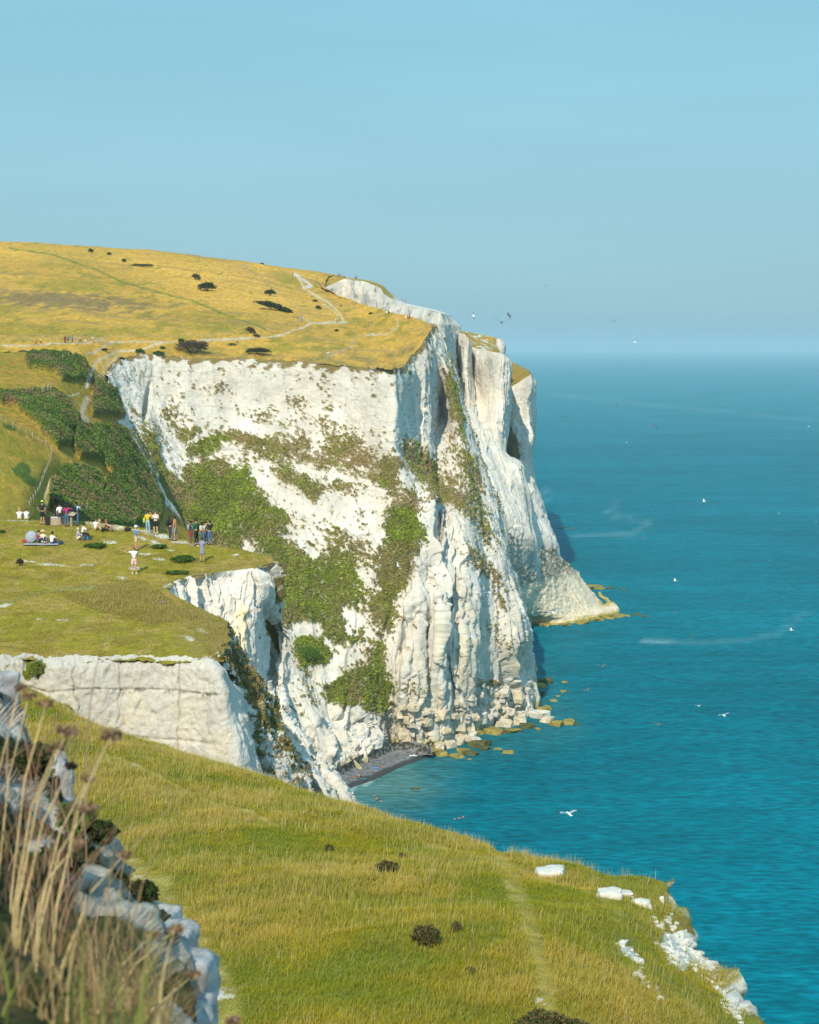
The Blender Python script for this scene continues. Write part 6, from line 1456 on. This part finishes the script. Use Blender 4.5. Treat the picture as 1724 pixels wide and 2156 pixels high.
# ================================================================== GULLS
M_GW = mat('gull_white', (.80, .80, .78), .7, .06); M_GG = mat('gull_grey', (.36, .39, .42), .7, .1); M_GB = mat('gull_black', (.03, .03, .035), .6, .2); M_GY = mat('gull_bill', (.65, .40, .04), .5, .1); M_GBR = mat('gull_brown', (.16, .13, .10), .8, .35, 20)
def gull_mesh(name, dih, mid, brown=False):
    """one surface: body with head and tail, wings grown from the shoulders; span 1.35 m"""
    bm = bmesh.new()
    prof = [(-.30, .004, .0), (-.24, .022, .0), (-.12, .052, .0), (0, .072, -.004), (.10, .066, 0), (.17, .040, .008), (.215, .042, .016), (.25, .030, .016), (.275, .010, .012), (.32, .003, .006)]
    rings = []
    for y, r, z in prof: rings.append([bm.verts.new((math.cos(t) * r, y, z + math.sin(t) * r * .85)) for t in [2 * math.pi * k / 10 for k in range(10)]])
    for ri, (r0, r1) in enumerate(zip(rings[:-1], rings[1:])):
        for k in range(10):
            f_ = bm.faces.new((r0[k], r0[(k + 1) % 10], r1[(k + 1) % 10], r1[k])); f_.material_index = 3 if ri >= 8 else 0
    bm.faces.new(rings[0][::-1]); bm.faces.new(rings[-1])
    t0_ = [bm.verts.new(c) for c in ((-.02, -.22, .012), (.02, -.22, .012), (.085, -.40, .004), (-.085, -.40, .004), (-.02, -.22, -.008), (.02, -.22, -.008), (.085, -.40, -.004), (-.085, -.40, -.004))]
    for q in ((0, 1, 2, 3), (7, 6, 5, 4), (0, 3, 7, 4), (1, 5, 6, 2), (3, 2, 6, 7), (0, 4, 5, 1)): bm.faces.new([t0_[i] for i in q])
    for s in (-1, 1):
        st_ = [(0.03, .12, -.09, 0), (.16, .14, -.09, mid * .45), (.30, .15, -.07, mid), (.44, .12, -.07, mid + (dih - mid) * .35), (.57, .06, -.07, mid + (dih - mid) * .7), (.675, -.05, -.10, dih)]
        rr = []
        for x, yl, yt, z in st_:
            th_ = .014 * (1 - x); rr.append([bm.verts.new((s * x, yl, z + .02)), bm.verts.new((s * x, (yl + yt) / 2, z + .02 + th_)), bm.verts.new((s * x, yt, z + .02)), bm.verts.new((s * x, (yl + yt) / 2, z + .02 - th_ * .6))])
        for i, (a, b_) in enumerate(zip(rr[:-1], rr[1:])):
            for k in range(4):
                f_ = bm.faces.new((a[k], a[(k + 1) % 4], b_[(k + 1) % 4], b_[k])); f_.material_index = 2 if i >= 3 else (1 if k in (0, 1) else 0)
        bm.faces.new(rr[0]); bm.faces.new(rr[-1][::-1])
    bmesh.ops.recalc_face_normals(bm, faces=bm.faces)
    me = bpy.data.meshes.new(name); bm.to_mesh(me); bm.free()
    for m_ in ([M_GW, M_GG, M_GB, M_GY] if not brown else [M_GBR, M_GBR, M_GB, M_GB]): me.materials.append(m_)
    return me
GM = {k: gull_mesh('gull', *a) for k, a in {'glide': (.06, .08), 'up': (.26, .20), 'arch': (-.05, .14), 'down': (-.22, .02), 'brown': (-.06, .13, True), 'brownup': (.22, .16, True)}.items()}
def gull(u, v, span, kind, label, face=0.0, bank=0.0, pitch=0.0, Dmax=None, D=None):
    span *= 1.2; D = D or 1.3 * F / span
    if Dmax: D = min(D, Dmax)
    o = bpy.data.objects.new('gull', GM[kind]); COL.objects.link(o)
    p = P(u, v, D); o.location = p; o.rotation_euler = (R(pitch), R(bank), R(face))
    k = span * scale_at(p) / 1.35; o.scale = (k, k, k) if Dmax is None else (max(k, .8),) * 3
    return tag(o, label, 'gull', 'gulls over the cliffs and the sea')
gulls = [(1197,1713,48,'glide','largest white gull, gliding over the dark water beside the grassy crest',15,-4),(1197,519,8,'glide','highest speck of a gull, alone in the sky',20,10),(1149,602,18,'brownup','thin gull with raised wings in the sky below the highest one',-10,10),
 (1056,679,34,'brownup','gull with arched wings nearest the cliff top in the sky',0,3),(1071,664,17,'brown','black-tipped gull banking just above the arched one',60,35),(997,667,14,'up','small white gull rising next to the headland rim',80,50),
 (1293,677,22,'brownup','gull facing the camera in the sky over the horizon',170,-6),(1336,721,16,'glide','dark gull on a slant just above the horizon',40,-30),(1298,854,16,'brown','brown young gull coming towards the camera over the far sea',180,20),
 (1173,837,9,'glide','tiny gull close to the far headland at the horizon',0,0),(1185,878,18,'brown','thin grey gull right of the third headland',10,12),(1376,896,18,'brown','dark gull diving to the right over the far water',-40,28),(1702,898,16,'glide','pale gull at the right edge of the picture',10,-5),
 (1319,932,8,'up','tiny white gull below the brown one',90,20),(1190,974,9,'glide','tiny pale gull beside the third headland',0,10),(1271,990,12,'brown','brownish gull low over the sea near the swirl of foam',180,0),(1482,1056,13,'up','bright white gull with wings straight up',90,70),
 (1640,1081,14,'glide','grey gull far right above the long wake',0,8),(1718,1099,9,'glide','gull cut by the right edge of the picture',0,0),(1354,1134,20,'brown','dark gull gliding level right of the swirl of foam',0,0),(1421,1223,14,'up','white gull turning above the middle water',70,50),
 (1570,1273,7,'glide','tiny white gull left of the curved wake',0,0),(1420,1290,18,'brown','dark gull left of the tiny white one',0,-14),(1666,1327,16,'up','white gull beside the curved wake at the right',60,40),(1456,1341,18,'brown','brown gull over the pale slick',20,20),
 (1268,1402,28,'brown','dark gull with long level wings right of the main headland',5,0),(1236,1453,22,'brown','dark gull dipping one wing above the shore rocks',20,-20),(1470,1486,18,'glide','grey gull gliding in the middle of the sea',10,4),(1524,1506,30,'glide','broad grey gull right of the shore rocks',0,-12),
 (1384,1525,26,'brown','thin brown gull level with the outermost rocks',0,4),(1164,1289,36,'arch','gull with arched wings in front of the pale spur, left one',0,-8),(1183,1285,30,'arch','gull with arched wings in front of the pale spur, right one',10,14),
 (1365,1063,6,'glide','speck of a gull above the swirl of foam',0,0),(1560,960,6,'glide','speck of a gull over the empty far sea',0,0),(1620,1180,6,'up','speck of a gull below the long wake',0,0),(1500,1415,6,'glide','speck of a gull between the slick and the middle gull',0,0),(1655,1560,6,'glide','speck of a gull low at the right',0,0)]
for (a, b_, sp, kd, lb, fc_, bk) in gulls: gull(a, b_, sp, kd, lb, fc_, bk)
near_g = [(690,743,30,'glide','pale gull passing in front of the meadow above the cliff edge',20,4,280),(782,680,18,'brown','dark gull passing in front of the headland turf',30,-30,300),(529,989,22,'brown','dark gull crossing the green slope left of the main face',10,-28,250),
 (556,945,18,'up','white gull against the brown ledge of the main face',50,40,260),(822,1033,22,'glide','grey gull in front of the brown ledges',0,14,250),(840,1063,24,'brown','dark gull rising in front of the talus cone',20,-32,240),(741,1149,30,'brown','long-winged dark gull in front of the middle of the slope',0,-6,200),
 (838,1192,24,'up','white gull with raised wings in front of the slope',40,45,240),(860,1170,36,'brown','dark gull with bent wings left of the white pillars',5,-20,180),(906,1192,36,'brown','upper one of three gulls stacked before the white pillars',0,8,180),
 (916,1210,34,'brown','middle one of three gulls stacked before the white pillars',0,10,180),(914,1234,34,'brown','lower one of three gulls stacked before the white pillars',0,12,180),(970,1219,30,'brown','dark gull right of the stacked three',0,8,190),(882,1262,28,'arch','gull before the foot of the left pillar',0,16,200),
 (970,1259,34,'brown','dark gull with drooping wings before the pillars',0,14,180),(1006,1285,34,'brown','dark gull low before the right pillars',0,4,180),(1030,1247,30,'glide','thin gull before the veg streaks of the right pillars',0,-18,190),(993,1340,34,'glide','gull before the lower right pillars',0,10,180),(1037,1378,26,'brown','dark gull before the right edge of the main headland',0,18,220)]
for (a, b_, sp, kd, lb, fc_, bk, dm) in near_g: gull(a, b_, sp, kd, lb.replace('veg', 'brown'), fc_, bk, D=min(dm, 1.3 * F / sp))
# a young gull standing on the turf
def leg_bm():
    bm = bmesh.new(); add_tube(bm, [(0, 0, 0), (0, 0, .12)], .008, 5); add_box(bm, (0, .025, .005), (.05, .07, .01)); return bm
sg = bpy.data.objects.new('gull', bpy.data.meshes.new('gull')); 
bm = bmesh.new(); ly = None
add_ball(bm, (0, 0, .22), (.085, .20, .09), 3); bmesh.ops.rotate(bm, cent=(0, 0, .22), matrix=Matrix.Rotation(R(12), 3, 'X'), verts=bm.verts)
o_ = empty('gull', on(PR, 341, 1275), R(95), 'brown speckled gull standing on the turf above the chalk notch', 'gull')
V = [(0, -.30, .17), (0, -.18, .19), (0, 0, .22), (0, .12, .27), (0, .17, .34), (0, .20, .38), (0, .26, .37), (0, .31, .36)]
skin_obj('body', [Vector(q) for q in V], [(i, i + 1) for i in range(7)], [(.05, .015), (.075, .05), .085, .065, .042, .045, .018, .008], M_GBR, o_, 2, 2)
for s in (-1, 1):
    q = from_bm('leg', leg_bm(), M_GY, o_); q.location = (s * .04, 0, 0)
    bm = bmesh.new(); add_ball(bm, (s * .072, -.09, .225), (.022, .21, .065), 2); from_bm('wing', bm, M_GBR, o_)

# ================================================================== CHALK BANK BESIDE THE CAMERA
sil = [(-300,1240,9.5),(-120,1350,8.6),(-4,1446,8),(14,1479,7.8),(48,1520,7.6),(68,1557,7.4),(89,1619,7.1),(112,1643,7),(131,1704,6.7),(191,1765,6.5),(235,1799,6.3),(241,1830,6.1),(266,1857,6),(307,1898,5.8),(352,1925,5.7),(378,1973,5.5),(384,2021,5.3),(406,2062,5.2),(402,2095,5.1),(428,2154,4.9),(480,2300,4.6),(560,2520,4.3)]
br = [[P(*t) + np.array([.25, 1.2, -2.2]) for t in sil], [P(*t) + np.array([.03, .25, -.25]) for t in sil], [P(*t) for t in sil], [P(t[0] - 95, t[1] + 70, t[2] * .80) for t in sil], [P(t[0] - 210, t[1] + 150, t[2] * .60) for t in sil], [P(t[0] - 380, t[1] + 270, t[2] * .42) for t in sil], [P(t[0] - 900, t[1] + 420, t[2] * .38) for t in sil]]
for r_ in br: r_[:] = [p - np.array([0.06, 0, .03]) for p in r_]
NB = loft(br, 260, 520, .8); u, v = UV(NB); n = smooth_n(NB, 8); n = n * np.sign((n * np.array([.8, .3, .6])).sum(-1).mean())
NB = NB + n * (0.085 * facets(NB, (.42, .5, .34), 1501, .9, .5) + .045 * facets(NB, .16, 1502) + .05 * ridged(NB, .5, 3, 1503) + .012 * fbm(NB, .05, 3, 1504))[..., None]
t1 = fbm(NB, (.35, .5, .3), 4, 1510)
alb = chalk_alb(NB / .06, np.zeros(u.shape), np.zeros(u.shape), bed=0) * .60
veg = sst(t1 + .10 + .5 * sst(np.arange(u.shape[0]) / u.shape[0], .45, .7)[:, None], -.02, .16)
alb = lerp(alb, mixc(np.broadcast_to(np.array((.045, .05, .016)), NB.shape), (.10, .065, .03), sst(fbm(NB, .12, 3, 1512), -.2, .4)), veg)
add_terrain('chalk_bank', NB, mat_land('bank_surface', 18, .25, .8, .02), alb)

M_STEM = mat('dry_stem', (.52, .37, .17), .8, .25, 20); M_UMB = mat('dry_head', (.26, .15, .08), .9, .3, 40)
rgs = np.random.default_rng(77)
def stems(name, n_, urange, vr_, Dr, hr, wr, cols, lean, label=None):
    uu_ = rgs.uniform(*urange, n_); vv_ = rgs.uniform(*vr_, n_); DD = rgs.uniform(*Dr, n_)
    P0 = np.array([P(a, b_, c) for a, b_, c in zip(uu_, vv_, DD)]); H_ = rgs.uniform(*hr, n_)
    a = rgs.uniform(0, 6.28, n_); ln = np.stack([np.cos(a), np.sin(a) * .6, 0 * a], -1) * (lean * H_ * rgs.uniform(.3, 1, n_))[:, None]; ln[:, 0] += .16 * H_
    w_ = rgs.uniform(*wr, n_); ax = np.array([1.0, .25, 0]); V = []; C = []
    col = np.array(cols)[rgs.integers(0, len(cols), n_)] * rgs.uniform(.7, 1.25, (n_, 1)); K = 6
    for k in range(K + 1):
        t = k / K; c = P0 + np.array([0, 0, 1]) * (H_ * (t - .12 * t * t))[:, None] + ln * (t ** 2.2)
        ww = (w_ * (1 - .75 * t) * .5)[:, None] * ax
        V += [c - ww, c + ww]; C += [col, col]
    V = np.stack(V, 1).reshape(-1, 3); C = np.stack(C, 1).reshape(-1, 3); i = np.arange(n_) * 2 * (K + 1)
    f = np.concatenate([np.stack([i + 2 * k, i + 2 * k + 1, i + 2 * k + 3, i + 2 * k + 2], -1) for k in range(K)])
    return tag(mesh_np(name, V, f, M_BLADE, C, smooth=False), kind='stuff')
ST = [(.42, .28, .12), (.32, .20, .09), (.52, .37, .17), (.22, .14, .07)]
stems('dry_bank_grass', 3600, (-200, 360), (2150, 2650), (2.5, 4.2), (.10, .26), (.0015, .004), ST, .7)
stems('green_bank_grass', 900, (-200, 330), (2180, 2650), (2.4, 4.0), (.10, .24), (.003, .008), [(.20, .22, .05), (.30, .28, .07), (.13, .15, .04)], .6)
stems('tall_dry_stalks', 85, (-150, 330), (1950, 2400), (2.6, 4.4), (.25, .60), (.0012, .003), ST, .5)
stems('red_brown_stalks', 110, (-150, 190), (1650, 2150), (3.2, 4.8), (.2, .5), (.0018, .004), [(.34, .17, .10), (.42, .25, .16)], .9)
heads = [(41,1448,3.6,'topmost brown seed head at the left edge'),(61,1465,3.6,'small brown seed head just right of the topmost one'),(97,1481,3.3,'brown seed head standing against the near chalk wall foot'),(141,1540,3.0,'left one of two brown seed heads over the upper grass'),(119,1573,3.0,'largest tan seed head low over the bank rocks'),
 (235,1547,3.0,'isolated tan seed head highest towards the right'),(150,1612,3.1,'dark seed head under the large tan one'),(187,1638,3.2,'small pale seed head in the middle of the stems'),(184,1704,2.9,'tan seed head above the ivy clump'),(164,1774,3.0,'brown seed head in front of the ivy clump'),
 (262,1799,3.2,'small reddish seed head right of the rock edge'),(320,1968,3.0,'russet seed head before the lower rocks'),(371,1955,3.1,'russet seed head jutting past the lower rocks'),(409,2051,3.0,'russet seed head beside the lowest boulder'),(491,2150,2.9,'brown seed head cut by the bottom edge')]
for i, (a, b_, D_, lb) in enumerate(heads):
    top = Vector(P(a, b_, D_)); rt = Vector(P(a * .55 - 60 + 12 * (i % 3), max(b_ + 420, 2180), D_ - .2)); o = empty('flower_stalk', rt, 0, lb, 'seed head', 'dry flower stalks on the bank')
    bm = bmesh.new(); d = top - rt; add_tube(bm, [Vector((0, 0, 0)), d * .35 + Vector((-.02, 0, .04)), d * .7 + Vector((-.02, 0, .04)), d], [.0022, .002, .0016, .0012], 6); from_bm('stalk', bm, M_STEM, o)
    r = (.026 if i in (3, 4, 5, 8) else .016); hq = leaf_cloud('head', (0, 0, 0), (r, r * .8, r * .55), 90, .010, [(.30, .18, .10), (.20, .12, .07), (.42, .28, .16)] if i != 6 else [(.05, .04, .03)], o, 60 + i, 1.0); hq.location = d
for i, (a, b_, c_, cols, lb) in enumerate(((160,1720,34,MG,'leafy green ivy clump on the edge of the near bank'),(215,1752,24,DG,'dark ivy tuft right of the leafy clump'),(70,1600,36,DG,'dark moss clump high on the near bank'),(240,1862,30,DG,'dark ivy hanging over the notch of the near bank'),(300,1880,24,DG,'dark ivy tuft above the lower boulders'),(120,1830,44,DG,'broad dark bramble shadowing the middle of the near bank'),(190,2030,40,MG,'low green leaves between the dry stalks'))):
    D_ = 6.0 - .5 * (i > 4); p = Vector(P(a, b_, D_ - .25)); k = scale_at(p); o = empty('ivy', p, 0, lb, 'ivy', 'ivy on the near bank')
    leaf_cloud('foliage', (0, 0, 0), (c_ * 1.35 * k, c_ * k, c_ * 1.1 * k), 480, .035, cols, o, 200 + i, 1.0)
    bm = bmesh.new(); add_tube(bm, [(0, 0, -c_ * k), (.01, 0, 0), (.03, 0, c_ * k * .6)], .004, 5); from_bm('stem', bm, M_BARK, o)
for i, (a, b_, D_, r_, lb) in enumerate(((335,1950,5.75,.075,'upper of the pale boulders on the edge of the near bank'),(368,2000,5.5,.085,'middle pale boulder on the edge of the near bank'),(385,2078,5.25,.11,'large blue-white boulder low on the edge of the near bank'),(402,2170,4.95,.095,'lowest boulder of the near bank, cut by the bottom edge'),(215,1800,6.4,.085,'rounded boulder at the bend of the near bank edge'),(108,1640,7.1,.11,'smooth boulder high on the near bank edge'),(5,1450,8.1,.10,'topmost chalk lump of the near bank at the left edge'))):
    o = rock_mesh('boulder', (r_, r_ * 1.1, r_ * 1.05), 300 + i, 4, .3, mat('bank_chalk', (.32, .32, .315), .9, .3, 14, bump=.8), loc=Vector(P(a - 12, b_ + 10, D_))); tag(o, lb, 'boulder', 'boulders of the near bank')

# ================================================================== HAZE
hz_m = bpy.data.materials.new('sea_haze'); hz_m.use_nodes = True
nt = hz_m.node_tree; nt.nodes.remove(nt.nodes['Principled BSDF'])
pv = nt.nodes.new('ShaderNodeVolumePrincipled'); pv.inputs['Color'].default_value = (0.72, 0.85, 0.90, 1); pv.inputs['Density'].default_value = 0.9e-4
pv.inputs['Anisotropy'].default_value = 0.2
nt.links.new(pv.outputs[0], nt.nodes['Material Output'].inputs['Volume'])
x0, x1, y0, y1, z0, z1 = -26000, 26000, -1500, 37500, -90, 190
hv = [(x, y, z) for x in (x0, x1) for y in (y0, y1) for z in (z0, z1)]
ho = mesh_np('haze', hv, [(0, 1, 3, 2), (4, 6, 7, 5), (0, 4, 5, 1), (2, 3, 7, 6), (0, 2, 6, 4), (1, 5, 7, 3)], hz_m, smooth=False)
tag(ho, kind='stuff')
